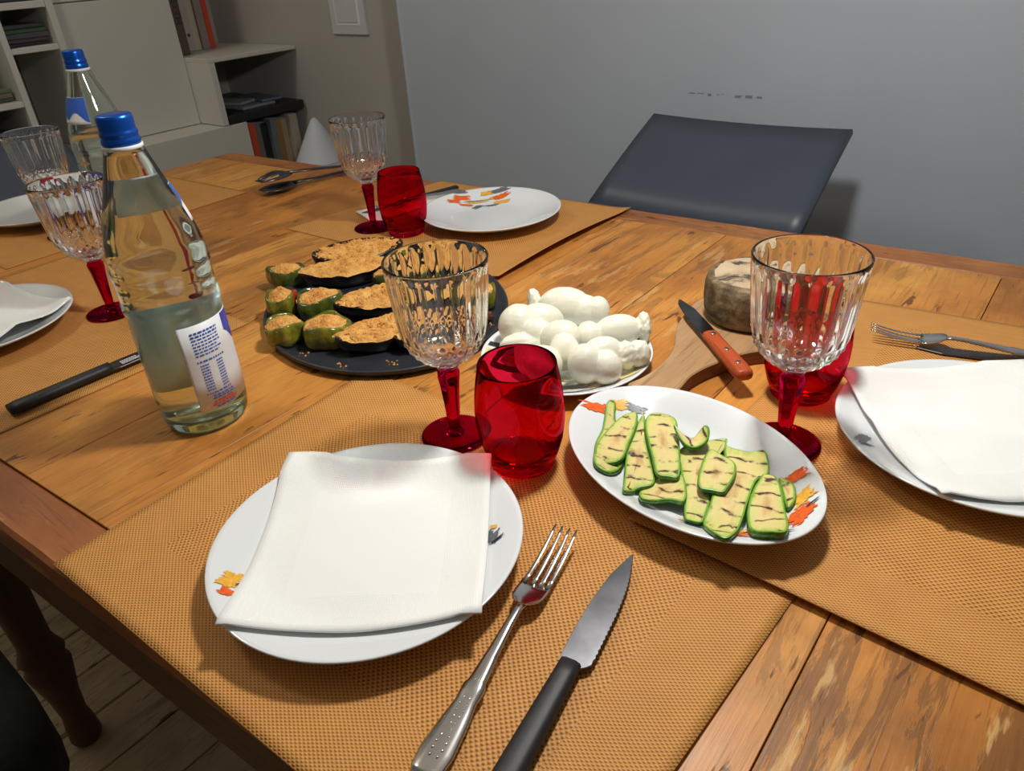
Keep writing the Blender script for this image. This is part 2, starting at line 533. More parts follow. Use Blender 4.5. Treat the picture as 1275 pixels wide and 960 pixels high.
def slab(poly, z0, z1, bev=0.001):
    """a flat board with an outline and slightly rounded edges"""
    if area2(poly) < 0:
        poly = poly[::-1]
    n = len(poly)
    cx = sum(p[0] for p in poly) / n; cy = sum(p[1] for p in poly) / n
    def inset(d):
        out = []
        for i in range(n):
            a, b, c = Vector(poly[i - 1]), Vector(poly[i]), Vector(poly[(i + 1) % n])
            e = (c - a)
            nn = Vector((-e.y, e.x)); nn = nn.normalized() if nn.length > 1e-9 else Vector((0, 0))
            out.append((b.x + nn.x * d, b.y + nn.y * d))
        return out
    V, F = [], []
    for d, z in ((bev, z0), (0, z0 + bev), (0, z1 - bev), (bev, z1)):
        V += [(x, y, z) for x, y in inset(d)]
    for k in range(3):
        for i in range(n):
            j = (i + 1) % n
            F.append((k * n + i, k * n + j, (k + 1) * n + j, (k + 1) * n + i))
    F.append(tuple(reversed(range(n)))); F.append(tuple(3 * n + i for i in range(n)))
    return V, F

def nz(x, y, z, s=1.0):
    return noise.noise(Vector((x * s, y * s, z * s)))

# ------------------------------------------------------------------ structure
def struct(name, v, f, mat, parent=None):
    o = mobj(name, v, f, mat, parent, smooth=False)
    if parent is None:
        o['kind'] = 'structure'
    return o

fl = struct('floor', *box(-3.2, 2.3, -2.2, 2.0, -0.06, -0.012), 'wood_dark')
# floor planks that the photograph shows beside the table, each its own piece
k = 0
y = -2.2
row = 0
FD = Vector((0.10, 0.995))
x = -3.2
while x < 2.3:
    w = 0.118 + 0.012 * nz(row, 0.3, 0)
    v, f = box(x + 0.0015, x + w - 0.0015, -2.2, 2.0, -0.012, 0.0015 * nz(row, 7.1, 2), 0.002)
    mobj('plank', v, f, 'floor', fl, smooth=False)
    x += w
    row += 1
struct('wall_back', *box(-1.728, 2.3, 1.69, 1.92, -0.06, 2.7), 'wall')
struct('wall_recess', *box(-3.2, -1.728, 1.89, 2.0, -0.06, 2.7), 'wall_warm')
struct('wall_left', *box(-3.2, -3.0, -2.2, 1.89, -0.06, 2.7), 'wall_warm')
struct('wall_right', *box(2.3, 2.4, -2.2, 1.92, -0.06, 2.7), 'wall')
struct('wall_front', *box(-3.2, 2.4, -2.3, -2.2, -0.06, 2.7), 'wall')
struct('ceiling', *box(-3.2, 2.4, -2.3, 2.0, 2.7, 2.75), 'ceiling')
# plaster bead on the wall's outer corner
struct('trim_corner', *tube([(-1.729, 1.693, 0.02), (-1.729, 1.693, 2.69)], 0.008, 10), 'wall')

# ------------------------------------------------------------------ table
table = thing('dining_table', 'long rustic honey brown pine dining table laid for a meal', 'table', (-0.75, 0.65, 0))
def tpart(name, v, f, mat, smooth=False, parent=None):
    v = [(p[0] + 0.75, p[1] - 0.65, p[2]) for p in v]
    return mobj(name, v, f, mat, parent or table, smooth)
SL = 0.05
def near(x): return 0.139 + SL * x
def far_(x): return 1.1745 + SL * x
px = [-1.78, -1.625, -1.45, -1.285, -1.10, -0.935, -0.753, -0.622, -0.445, -0.255, -0.066, 0.10, 0.30]
for i in range(len(px) - 1):
    a, b = px[i] + 0.0005, px[i + 1] - 0.0005
    v, f = box(a, b, 0, 1, TZ - 0.030, TZ + 0.0006 * nz(i, 3.3, 1), 0.0004)
    v = [(X, (near(X) + 0.0505 + 0.0008) * (1 - Y) + (far_(X) - 0.0565 - 0.0008) * Y, Z) for X, Y, Z in v]
    tpart('plank', v, f, 'wood')
for nm, fa, fb in (('end_board', lambda X: near(X), lambda X: near(X) + 0.0505), ('end_board', lambda X: far_(X) - 0.0565, lambda X: far_(X))):
    segs = 60
    V, F = [], []
    for i in range(segs + 1):
        X = -1.78 + 2.08 * i / segs
        j1 = 0.0014 * nz(X * 9, 1, 0) + 0.0008 * nz(X * 37, 5, 0)
        ya, yb = fa(X) + (j1 if fa(X) < 0.3 else 0), fb(X) + (j1 if fb(X) > 1 else 0)
        for yy, zz in ((ya, -0.031), (ya, -0.004), (ya + 0.004, 0.0), (yb - 0.0025, 0.0), (yb, -0.0025), (yb, -0.031)):
            V.append((X, yy, TZ + zz))
    for i in range(segs):
        for j in range(6):
            a = i * 6 + j; b = i * 6 + (j + 1) % 6
            F.append((a, b, b + 6, a + 6))
    F.append(tuple(range(6))); F.append(tuple(reversed(range(segs * 6, segs * 6 + 6))))
    tpart(nm, V, F, 'wood_end')
for fa, th in ((lambda X: near(X) + 0.012, 0.022), (lambda X: far_(X) - 0.034, 0.022)):
    v, f = box(-1.68, 0.24, 0, 1, TZ - 0.125, TZ - 0.031)
    v = [(X, fa(X) + th * Y, Z) for X, Y, Z in v]
    tpart('apron', v, f, 'wood_dark')
for xx in (-1.702, 0.24):
    v, f = box(xx, xx + 0.022, near(xx) + 0.034, far_(xx) - 0.034, TZ - 0.125, TZ - 0.031)
    tpart('apron', v, f, 'wood_dark')
legp = [(0.022, 0.0), (0.026, 0.01), (0.024, 0.04), (0.020, 0.07), (0.024, 0.12), (0.033, 0.17), (0.036, 0.19), (0.030, 0.205), (0.036, 0.22), (0.030, 0.235), (0.026, 0.25), (0.028, 0.32), (0.033, 0.42), (0.036, 0.50), (0.038, 0.56), (0.034, 0.60), (0.040, 0.615), (0.040, 0.63)]
for lx, ly in ((-1.155, 0.142), (0.20, 0.21), (-1.64, 1.03), (0.20, 1.12)):
    v, f = lathe([(r * 1.0, z) for r, z in legp], 24)
    v2, f2 = box(-0.036, 0.036, -0.036, 0.036, 0.625, TZ - 0.031)
    v, f = merge([(v, f), (v2, f2)])
    tpart('leg', [(a + lx, b + ly, c) for a, b, c in v], f, 'leg_wood', True)

# ------------------------------------------------------------------ placemats
def placemat(label, corners, zf, nu=56, nv=44, base=0.0008):
    # corners: near-left, near-right, far-right, far-left as (x, y)
    A, B, C_, D = [Vector((*c, 0)) for c in corners]
    cen = (A + B + C_ + D) / 4
    lu = ((B - A).length + (C_ - D).length) / 2
    lv = ((D - A).length + (C_ - B).length) / 2
    V, F, uv, de = [], [], [], []
    for j in range(nv + 1):
        for i in range(nu + 1):
            s, t = i / nu, j / nv
            p = (A * (1 - s) + B * s) * (1 - t) + (D * (1 - s) + C_ * s) * t
            V.append((p.x - cen.x, p.y - cen.y, base + zf(s, t)))
            uv.append((s * lu, t * lv))
            de.append(min(s * lu, (1 - s) * lu, t * lv, (1 - t) * lv))
    for j in range(nv):
        for i in range(nu):
            a = j * (nu + 1) + i
            F.append((a, a + 1, a + nu + 2, a + nu + 1))
    o = mobj('placemat', V, F, 'weave', None, True, (cen.x, cen.y, TZ), uv, {'dist_edge': de})
    m = o.modifiers.new('thickness', 'SOLIDIFY')
    m.thickness = 0.0009
    m.offset = -1
    m.use_even_offset = True
    return tag(o, label, 'placemat', 'woven ochre placemats')
flat = lambda s, t: 0.0008
def curl_near_edge(s, t):      # right mat lies partly on the near one, its near edge lifts a little
    on = 0.0022 * max(0.0, 1 - s * 2.2) * max(0.0, 1 - t * 2.4)
    return 0.0018 + on + 0.0045 * max(0, 1 - t / 0.10) ** 2 * (0.4 + 0.6 * math.sin(PI * min(1, s * 1.4)))
def curl_right(s, t):
    return 0.0008 + 0.012 * max(0, (s - 0.90) / 0.10) ** 2 * (0.35 + 0.65 * math.sin(PI * min(1, t + 0.1)))
def curl_nearmat(s, t):
    return 0.0008 + 0.004 * max(0, (s - 0.93) / 0.07) ** 2 * max(0, 1 - t * 1.3)
placemat('ochre woven placemat under the nearest plate, cutlery and napkin', ((-0.597, 0.110), (-0.108, 0.117), (-0.088, 0.478), (-0.614, 0.479)), curl_nearmat)
placemat('ochre woven placemat under the oval zucchini dish and the plate cut by the frame', ((-0.231, 0.417), (0.19, 0.397), (0.20, 0.982), (-0.196, 0.948)), curl_near_edge, 60, 60)
placemat('ochre woven placemat by the wall under the patterned empty plate', ((-1.137, 0.762), (-0.648, 0.768), (-0.642, 1.138), (-1.090, 1.125)), curl_right)
placemat('ochre woven placemat left of the near bottle, with a black handled knife', ((-1.352, 0.112), (-0.857, 0.120), (-0.853, 0.482), (-1.370, 0.480)), flat)
placemat('ochre woven placemat at the far left end of the table, behind the far bottle', ((-1.765, 0.390), (-1.405, 0.390), (-1.416, 0.876), (-1.755, 0.866)), flat)

# ------------------------------------------------------------------ plates
PR = 0.1235
PLATE = [(0.0, 0.0022), (0.030, 0.0022), (0.062, 0.0022), (0.066, 0.0002), (0.070, 0.0002), (0.073, 0.003), (0.085, 0.0065), (0.105, 0.0135), (0.119, 0.0195), (0.1228, 0.0218), (0.1235, 0.0230), (0.1226, 0.0238), (0.119, 0.0226), (0.105, 0.0170), (0.088, 0.0102), (0.074, 0.0066), (0.062, 0.0056), (0.040, 0.0052), (0.0, 0.0050)]
def pz(r, R=PR):
    s = r * PR / R
    top = [(0.0, 0.0050), (0.040, 0.0052), (0.062, 0.0056), (0.074, 0.0066), (0.088, 0.0102), (0.105, 0.0170), (0.119, 0.0226), (0.1235, 0.0238)]
    for (a, za), (b, zb) in zip(top, top[1:]):
        if s <= b:
            return za + (zb - za) * (s - a) / (b - a)
    return top[-1][1]

def brush(L, W, ang, seed, c=(0, 0), fz=lambda x, y: 0.0, teeth=5, lift=0.0006):
    """jagged brush-stroke print lying on a glazed surface"""
    rnd = random.Random(seed)
    n, rows = 12, 9
    ca, sa = math.cos(ang), math.sin(ang)
    st = [(-L / 2 - (rnd.random() - 0.55) * L * 0.34, L / 2 + (rnd.random() - 0.55) * L * 0.34) for _ in range(rows)]
    up_, dn_ = [], []
    for i in range(n + 1):
        up_.append(0.78 + 0.30 * rnd.random()); dn_.append(0.78 + 0.30 * rnd.random())
    V, F = [], []
    for k in range(rows):
        w = k / (rows - 1) * 2 - 1
        x0, x1 = st[k]
        for i in range(n + 1):
            q = i / n
            x = x0 + (x1 - x0) * q
            y = w * W / 2 * (up_[i] if w > 0 else dn_[i]) + W * 0.12 * math.sin(q * 3 + seed)
            X = c[0] + x * ca - y * sa; Y = c[1] + x * sa + y * ca
            V.append((X, Y, fz(X, Y) + lift))
    for k in range(rows - 1):
        for i in range(n):
            if i in (0, 1, n - 1, n - 2) and rnd.random() < 0.22:
                continue
            a = k * (n + 1) + i
            F.append((a, a + 1, a + n + 2, a + n + 1))
    return V, F

def make_plate(label, loc, strokes, group, rz=0.0):
    t = thing('dinner_plate', label, 'plate', loc, rz, group)
    v, f = lathe(PLATE, 96, None, False, False)
    mobj('plate_body', v, f, 'china', t)
    for i, (x, y, L, W, a, m) in enumerate(strokes):
        lift = 0.0006 + 0.0001 * (i % 5)
        mobj('brush_stroke', *brush(L, W, a, i * 7 + int(x * 1e4), (x, y), lambda X, Y: pz(math.hypot(X, Y)), lift=lift), m, t, False)
    return t
# motif: loose autumn-coloured brush strokes
def motif(cx, cy, s=1.0, rot=0.0):
    base = [(-0.034, 0.010, 0.026, 0.012, 0.05, 'ink_orange'), (-0.046, -0.004, 0.022, 0.009, 0.15, 'ink_orange'), (-0.028, -0.010, 0.020, 0.006, 0.0, 'ink_orange'), (0.030, 0.012, 0.030, 0.011, 0.25, 'ink_orange'),
            (0.006, 0.022, 0.020, 0.010, 0.1, 'ink_yellow'), (-0.012, 0.000, 0.034, 0.006, 0.2, 'ink_yellow'), (0.030, -0.004, 0.026, 0.009, 0.15, 'ink_yellow'), (0.008, 0.008, 0.024, 0.006, 0.3, 'ink_cream'),
            (0.030, 0.026, 0.030, 0.010, 0.3, 'ink_grey'), (-0.036, 0.024, 0.022, 0.010, 0.1, 'ink_grey'), (-0.008, -0.016, 0.020, 0.010, 0.7, 'ink_grey'), (0.014, -0.012, 0.020, 0.006, 0.2, 'ink_grey'), (-0.006, 0.004, 0.040, 0.003, 0.15, 'ink_grey')]
    ca, sa = math.cos(rot), math.sin(rot)
    return [(cx + s * (x * ca - y * sa), cy + s * (x * sa + y * ca), L * s, W * s, a + rot, m) for x, y, L, W, a, m in base]
PG = 'white dinner plates with autumn brush stroke print'
MZ = 0.0022
NP = (-0.381, 0.268); RP = (-0.020, 0.677); FP = (-0.828, 0.973); LP = (-1.153, 0.258); EP = (-1.655, 0.567)
make_plate('white dinner plate under the napkin on the nearest placemat', T(*NP, MZ),
    [(-0.055, -0.089, 0.018, 0.017, 0.7, 'ink_yellow'), (-0.045, -0.100, 0.011, 0.008, 0.3, 'ink_orange'), (-0.049, -0.074, 0.006, 0.003, 1.0, 'ink_dark'), (-0.044, -0.078, 0.004, 0.002, 0.2, 'ink_dark'), (-0.047, -0.088, 0.006, 0.0018, 1.2, 'ink_dark'), (-0.032, -0.101, 0.003, 0.002, 0.8, 'ink_grey'),
     (0.078, 0.060, 0.014, 0.010, 1.9, 'ink_grey'), (0.084, 0.058, 0.012, 0.003, 1.2, 'ink_dark'), (0.072, 0.069, 0.006, 0.004, 0.5, 'ink_yellow')], PG)
make_plate('white dinner plate under a napkin, cut off by the frame beside the red tumbler', T(*RP, MZ + 0.001),
    [(-0.083, -0.068, 0.020, 0.010, 1.4, 'ink_grey'), (-0.078, -0.076, 0.014, 0.004, 0.8, 'ink_dark')], PG)
make_plate('empty white dinner plate near the wall showing its whole orange and grey print', T(*FP, MZ),
    motif(-0.062, 0.052, 1.15, 0.72) , PG)
make_plate('white dinner plate left of the near bottle, its napkin reaching the rim', T(*LP, MZ), [(0.028, 0.062, 0.026, 0.013, 0.5, 'ink_grey'), (0.014, 0.068, 0.018, 0.010, 0.1, 'ink_dark'), (0.040, 0.064, 0.022, 0.004, 0.4, 'ink_dark')], PG)
make_plate('white dinner plate at the far left end, half hidden behind the wine glasses', T(*EP, MZ), [], PG)

# ------------------------------------------------------------------ napkins
def napkin(label, quad, plate, low=0.011, n=26, curl=None, group='folded white paper napkins', under=None):
    P = [Vector((*q, 0)) for q in quad]
    cen = sum(P, Vector()) / 4
    L = (P[1] - P[0]).length
    V, F, uv, de = [], [], [], []
    for j in range(n + 1):
        for i in range(n + 1):
            s, t = i / n, j / n
            p = (P[0] * (1 - s) + P[1] * s) * (1 - t) + (P[3] * (1 - s) + P[2] * s) * t
            if plate:
                r = math.hypot(p.x - plate[0], p.y - plate[1])
                z = max(pz(min(r, PR)) + 0.0030, low) + MZ
                if r > PR - 0.004:
                    z = pz(PR) + 0.0034 + MZ - 0.06 * max(0, r - PR)
            else:
                z = 0.0035
            z += 0.0012 * (nz(p.x, p.y, 1, 22) + 0.4)
            if curl: z += curl(s, t)
            V.append((p.x - cen.x, p.y - cen.y, z))
            uv.append((s * L, t * L))
            de.append(min(s, 1 - s, t, 1 - t) * L)
    # relax so that the paper bridges the rim smoothly
    m = n + 1
    for it in range(3):
        Z = [v[2] for v in V]
        for j in range(1, n):
            for i in range(1, n):
                k = j * m + i
                zz = (Z[k - 1] + Z[k + 1] + Z[k - m] + Z[k + m]) / 4
                V[k] = (V[k][0], V[k][1], max(V[k][2], zz))
    for j in range(n):
        for i in range(n):
            a = j * m + i
            F.append((a, a + 1, a + m + 1, a + m))
    o = mobj('napkin', V, F, 'paper', None, True, (cen.x, cen.y, TZ), uv, {'dist_edge': de})
    md = o.modifiers.new('layers', 'SOLIDIFY'); md.thickness = 0.0016; md.offset = 1
    return tag(o, label, 'napkin', group)
napkin('square white paper napkin spread over the nearest plate', ((-0.396, 0.141), (-0.251, 0.254), (-0.361, 0.400), (-0.520, 0.300)), NP, 0.0115)
napkin('white paper napkin on the plate cut off by the frame', ((-0.158, 0.706), (-0.030, 0.550), (0.122, 0.668), (-0.008, 0.823)), RP, 0.0175, curl=lambda s, t: 0.003 * math.sin(s * 7) * max(0, 1 - 3 * t) + 0.0022 * math.exp(-((s - 0.42 - 0.3 * t) / 0.05) ** 2) + 0.0018 * math.exp(-((s - 0.75 + 0.2 * t) / 0.06) ** 2))
napkin('white paper napkin tucked under the cutlery left of the patterned plate', ((-1.085, 0.885), (-0.990, 0.850), (-0.968, 1.060), (-1.005, 1.085)), None)
napkin('white paper napkin folded on the plate left of the near bottle', ((-1.235, 0.160), (-1.045, 0.185), (-1.09, 0.365), (-1.275, 0.335)), LP, 0.012, curl=lambda s, t: 0.014 * max(0, 1 - abs(t - 0.55) / 0.28) * max(0, min(1, (s + 0.1) * 1.2)))

# ------------------------------------------------------------------ cutlery
def strip(sections, cap=True):
    """sections: (y, z, half width, half thickness) -> rounded bar along y"""
    V, F = [], []
    n = 10
    for (y, z, w, h) in sections:
        for i in range(n):
            th = 2 * PI * i / n
            c, s = math.cos(th), math.sin(th)
            V.append((w * math.copysign(abs(c) ** 0.7, c), y, z + h * math.copysign(abs(s) ** 0.8, s)))
    for k in range(len(sections) - 1):
        for i in range(n):
            j = (i + 1) % n
            F.append((k * n + i, (k + 1) * n + i, (k + 1) * n + j, k * n + j))
    if cap:
        F.append(tuple(range(n)))
        F.append(tuple(reversed([(len(sections) - 1) * n + i for i in range(n)])))
    return V, F
def fork_mesh(ornate=True):
    # local: handle end at y=0, tine tips at y=0.20
    h = [(0.0, 0.0035, 0.0085, 0.0012), (0.004, 0.0036, 0.0105, 0.0016), (0.015, 0.0038, 0.0118, 0.0018), (0.035, 0.0045, 0.0098, 0.0019), (0.048, 0.0056, 0.0075, 0.0020), (0.053, 0.006, 0.0080, 0.0023), (0.058, 0.0066, 0.0082, 0.0024), (0.062, 0.007, 0.0064, 0.0020), (0.080, 0.0092, 0.0048, 0.0020), (0.105, 0.0120, 0.0033, 0.0019), (0.118, 0.0126, 0.0032, 0.0018), (0.1235, 0.0120, 0.0042, 0.0015)]
    parts = [strip(h)]
    # head: curved shallow bowl
    rows = [(0.1225, 0.0120, 0.0040), (0.1255, 0.0112, 0.0082), (0.1300, 0.0094, 0.0108), (0.136, 0.0076, 0.0118), (0.142, 0.0064, 0.0119), (0.1475, 0.0060, 0.0117)]
    V, F = [], []
    m = 13
    for (y, z, w) in rows:
        for i in range(m):
            s = i / (m - 1) * 2 - 1
            V.append((s * w, y, z + 0.0022 * s * s))
    for k in range(len(rows) - 1):
        for i in range(m - 1):
            a = k * m + i
            F.append((a, a + 1, a + m + 1, a + m))
    nb = len(V)
    V += [(x, y, z - 0.0013) for x, y, z in V[:nb]]
    F += [tuple(reversed([i + nb for i in q])) for q in F[:]]
    R = len(rows)
    for k in range(R - 1):
        for i in (0, m - 1):
            a, b = k * m + i, (k + 1) * m + i
            F.append((a, b, b + nb, a + nb) if i == 0 else (b, a, a + nb, b + nb))
    for i in range(m - 1):
        a = (R - 1) * m + i
        F.append((a, a + 1, a + 1 + nb, a + nb))
    parts.append((V, F))
    for c in (-1.5, -0.5, 0.5, 1.5):
        tv = []
        for q in range(8):
            t = q / 7
            y = 0.1455 + 0.0545 * t
            z = 0.0058 + 0.0022 * (c / 1.5) ** 2 * (1 - t) + 0.010 * t ** 2 - 0.0006
            w = 0.0019 * (1 - 0.35 * t) if q < 7 else 0.0006
            cx = c * (0.0064 - 0.0004 * t)
            tv.append((y, z, w, 0.00075, cx))
        v, f = strip([s[:4] for s in tv])
        v = [(x + tv[i // 10][4], y, z) for i, (x, y, z) in enumerate(v)]
        parts.append((v, f))
    if ornate:
        for q in range(22):          # chased relief on the handle
            y = 0.012 + q * 0.0042
            wv = 0.0042 * max(0.3, 1 - y / 0.13)
            for sg in (-1, 1):
                vv, ff = lathe([(0.0004, -0.0006), (0.0008, -0.0002), (0.0006, 0.0002), (0.0, 0.0003)], 8)
                zz = 0.0058 + max(0, y - 0.03) * 0.09
                parts.append(([(a + sg * wv * (0.7 + 0.3 * math.sin(q)), b * 1.5 + y, c + zz) for a, b, c in vv], ff))
    return merge(parts)
def place_fork(label, tip, end, z=0.0, parent_len=0.20, group=None, ornate=True):
    d = Vector((tip[0] - end[0], tip[1] - end[1]))
    rz = math.atan2(d.y, d.x) - PI / 2
    e = Vector(tip) - d.normalized() * parent_len
    o = mobj('fork', *fork_mesh(ornate), 'steel', None, True, (e.x, e.y, TZ + z), None)
    o.rotation_euler = (0, 0, rz)
    s = parent_len / 0.20
    o.scale = (1, s, 1)
    return tag(o, label, 'fork', group)
place_fork('ornate steel fork beside the nearest plate', (-0.260, 0.369), (-0.217, 0.155), 0.0022, 0.218)
place_fork('steel fork with its tines towards the right wine glass, half in the frame', (-0.160, 0.842), (-0.012, 0.877), 0.0046, 0.2, None, False)

def knife_blade(L, pts_back, pts_edge, th=0.0011):
    pl = pts_back + pts_edge[::-1]
    return slab(pl, -th, th, 0.0005)
def steak_knife(label, tip, end, total, z, lean=0.0, group=None):
    d = Vector((tip[0] - end[0], tip[1] - end[1])).normalized()
    e = Vector(tip) - d * total
    t = thing('steak_knife', label, 'knife', (e.x, e.y, TZ + z), math.atan2(d.y, d.x) - PI / 2, group)
    hl = total - 0.113
    H = []
    for q in range(12):
        s = q / 11
        w = 0.0078 + 0.0022 * (1 - s) ** 2 + 0.0008 * math.sin(s * PI)
        if q == 0: w *= 0.7
        H.append((s * hl, 0.0062 - 0.0006 * s, w, 0.0060 - 0.0012 * s if q else 0.0042))
    mobj('handle', *strip(H), 'black_plastic', t)
    back = [(-0.0084, hl - 0.002), (-0.0092, hl + 0.010), (-0.0100, hl + 0.03), (-0.0095, hl + 0.055), (-0.0068, hl + 0.085), (-0.0012, hl + 0.107), (0.0010, hl + 0.113)]
    edge = [(0.0072, hl - 0.002), (0.0105, hl + 0.0005), (0.0132, hl + 0.004)]
    nS = 44
    for q in range(nS):              # serrated edge
        s = q / (nS - 1)
        y = hl + 0.008 + s * 0.094
        x = 0.0132 - 0.0020 * s - 0.0072 * s ** 4 + (0.0005 if q % 2 else -0.0003)
        edge.append((x, y))
    pl = back + edge[::-1]
    v, f = slab(pl, 0.0046, 0.0062, 0.0003)
    mobj('blade', v, f, 'steel_dull', t, False)
    return t
steak_knife('black handled serrated steak knife lying right of the nearest fork', (-0.207, 0.381), (-0.176, 0.186), 0.235, 0.0022)

# left knife with its etched marks
t = thing('steak_knife', 'black handled knife on the placemat left of the near bottle', 'knife', T(-0.884, 0.192, 0.0022), math.radians(-1.5))
H = [(s * 0.115, 0.0070, 0.0083 + 0.0035 * (1 - s) ** 3 - (0.002 if s == 0 else 0), 0.0062 if s else 0.005) for s in [q / 11 for q in range(12)]]
mobj('handle', *strip(H), 'black_plastic', t)
bl = mobj('blade', *slab([(-0.009, 0.113), (-0.0125, 0.121), (-0.0128, 0.135), (-0.011, 0.175), (-0.004, 0.215), (0.002, 0.222), (0.007, 0.205), (0.0105, 0.170), (0.0105, 0.122), (0.008, 0.113)], 0.0052, 0.0070, 0.0004), 'steel_dull', t, False)
mk = []
rr = random.Random(5)
for rowi, (xx, ln) in enumerate(((-0.0035, 0.020), (0.0005, 0.026), (0.0040, 0.022))):
    yy = 0.128
    while yy < 0.128 + ln:
        l = 0.0010 + 0.0014 * rr.random()
        mk.append(box(xx - 0.0009, xx + 0.0009, yy, yy + l, 0.0070, 0.0072))
        yy += l + 0.0007
mobj('etched_lettering', *merge(mk), 'etched', bl, False)

# far place setting: a knife and a fork beside the patterned plate
t = thing('table_knife', 'steel table knife lying on the napkin left of the patterned plate', 'knife', T(-1.060, 0.884, 0.0062), math.radians(-14.5))
mobj('blade', *slab([(-0.002, -0.004), (0.007, 0.004), (0.0085, 0.03), (0.006, 0.10), (-0.004, 0.10), (-0.0055, 0.02)], 0.0, 0.0016, 0.0005), 'steel_dull', t, False)
mobj('handle', *strip([(0.098 + s * 0.11, 0.003, 0.0052 + 0.002 * s, 0.003) for s in [q / 6 for q in range(7)]]), 'black_plastic', t)
place_fork('steel fork lying beside the knife and napkin by the wall', (-1.035, 0.885), (-0.985, 1.075), 0.0068, 0.19, None, False)

# knife partly under the right fork
t = thing('table_knife', 'dark steel knife lying along the fork at the frame edge', 'knife', T(-0.105, 0.845, 0.0042), math.radians(-76))
mobj('blade', *slab([(-0.008, 0.0), (-0.009, 0.10), (0.009, 0.10), (0.008, 0.02), (0.0, -0.006)], 0.0, 0.0016, 0.0005), 'steel_dull', t, False)
mobj('handle', *strip([(0.098 + s * 0.11, 0.003, 0.0068 + 0.002 * s, 0.0035) for s in [q / 6 for q in range(7)]]), 'black_plastic', t)

# serving tongs
t = thing('serving_tongs', 'dull metal serving tongs with spoon and claw ends near the far wine glass', 'tongs', T(-1.352, 0.875, 0.0), math.radians(-4))
def spoon_head(zc, w, L, y0, claw):
    V, F = [], []
    m, nn = 11, 9
    for j in range(nn):
        s = j / (nn - 1)
        ww = w * math.sin(PI * (0.10 + 0.86 * s)) ** 0.6
        for i in range(m):
            q = i / (m - 1) * 2 - 1
            V.append((q * ww, y0 + s * L, zc - 0.010 * (1 - q * q) * math.sin(PI * s)))
    for j in range(nn - 1):
        for i in range(m - 1):
            if claw and j < 4 and i in (2, 5, 8):
                continue
            a = j * m + i
            F.append((a, a + 1, a + m + 1, a + m))
    return V, F
sp = mobj('spoon_end', *spoon_head(0.013, 0.028, 0.085, -0.005, False), 'steel_dull', t)
sp.modifiers.new('sheet', 'SOLIDIFY').thickness = 0.0015
v, f = spoon_head(0.0, 0.026, 0.080, -0.002, True)
cl = mobj('claw_end', [(x - 0.012, y, 0.030 - z * 1.2) for x, y, z in v], f, 'steel_dull', t)
cl.modifiers.new('sheet', 'SOLIDIFY').thickness = 0.0015
mobj('arm', *tube([(0, 0.074, 0.012), (0.004, 0.13, 0.008), (0.016, 0.235, 0.007)], [0.009, 0.008, 0.009], 10, True, 0.3), 'steel_dull', t)
mobj('arm', *tube([(-0.011, 0.072, 0.032), (-0.004, 0.13, 0.026), (0.012, 0.235, 0.014)], [0.009, 0.008, 0.009], 10, True, 0.3), 'steel_dull', t)

# ------------------------------------------------------------------ wine glasses
def bowl_profile():
    return [(0.0108, 0.080), (0.0120, 0.0835), (0.0180, 0.0875), (0.0255, 0.0930), (0.0318, 0.1000), (0.0362, 0.1080), (0.0390, 0.1165), (0.0407, 0.1260), (0.0420, 0.1370), (0.0432, 0.1490), (0.0443, 0.1610), (0.0453, 0.1720), (0.0459, 0.1785), (0.0463, 0.1830), (0.0466, 0.1868)]
def wine_mesh():
    op = []
    base = bowl_profile()
    # resample outside densely for the cut pattern
    for (a, b) in zip(base, base[1:]):
        nsub = 5
        for q in range(nsub):
            s = q / nsub
            op.append((a[0] + (b[0] - a[0]) * s, a[1] + (b[1] - a[1]) * s))
    op.append(base[-1])
    NF = 22
    def rmod(r, z, th, k):
        fl = 0.0
        # tall flutes
        if z > 0.106:
            e = min(1, (z - 0.106) / 0.010) * min(1, max(0, (0.1835 - z) / 0.006))
            fl += e * 0.00125 * (abs(math.sin(NF * th / 2)) - 0.64)
        # diamond cutting near the bottom
        e = max(0, min(1, (z - 0.0835) / 0.004)) * max(0, min(1, (0.124 - z) / 0.014))
        ka = 2 * PI * (z - 0.08) / 0.0115
        w1 = abs(((NF * th + ka) / (2 * PI)) % 1.0 - 0.5) * 2
        w2 = abs(((NF * th - ka) / (2 * PI)) % 1.0 - 0.5) * 2
        fl += e * 0.0024 * (min(w1, w2) - 0.3)
        return r + fl
    V, F = lathe(op, 220, rmod, False, True)
    # rim and inner wall
    inn = [(0.0462, 0.1876), (0.0452, 0.1876), (0.0447, 0.1866), (0.0440, 0.170), (0.0428, 0.155), (0.0414, 0.140), (0.0398, 0.126), (0.0374, 0.1150), (0.0335, 0.1060), (0.0270, 0.0985), (0.0180, 0.0935), (0.0080, 0.0912), (0.0004, 0.0908)]
    n = 220
    k0 = len(op) - 1
    for (r, z) in inn:
        for i in range(n):
            th = 2 * PI * i / n
            V.append((r * math.cos(th), r * math.sin(th), z))
    for k in range(len(inn)):
        for i in range(n):
            j = (i + 1) % n
            a = (k0 + k) * n
            F.append((a + i, a + j, a + n + j, a + n + i))
    m = (k0 + len(inn)) * n
    F.append(tuple(m + i for i in range(n)))
    return V, F
wm = wine_mesh()
def stem_mesh():
    p = [(0.0055, 0.0030), (0.0056, 0.0100), (0.0062, 0.022), (0.0075, 0.042), (0.0090, 0.060), (0.0104, 0.070), (0.0106, 0.0735), (0.0088, 0.0765), (0.0096, 0.0785), (0.0106, 0.0803)]
    def rm(r, z, th, k):
        if 0.014 < z < 0.0725:
            a = (th % (PI / 3)) - PI / 6
            return r * (0.93 / math.cos(a))
        return r
    return lathe(p, 48, rm)
sm = stem_mesh()
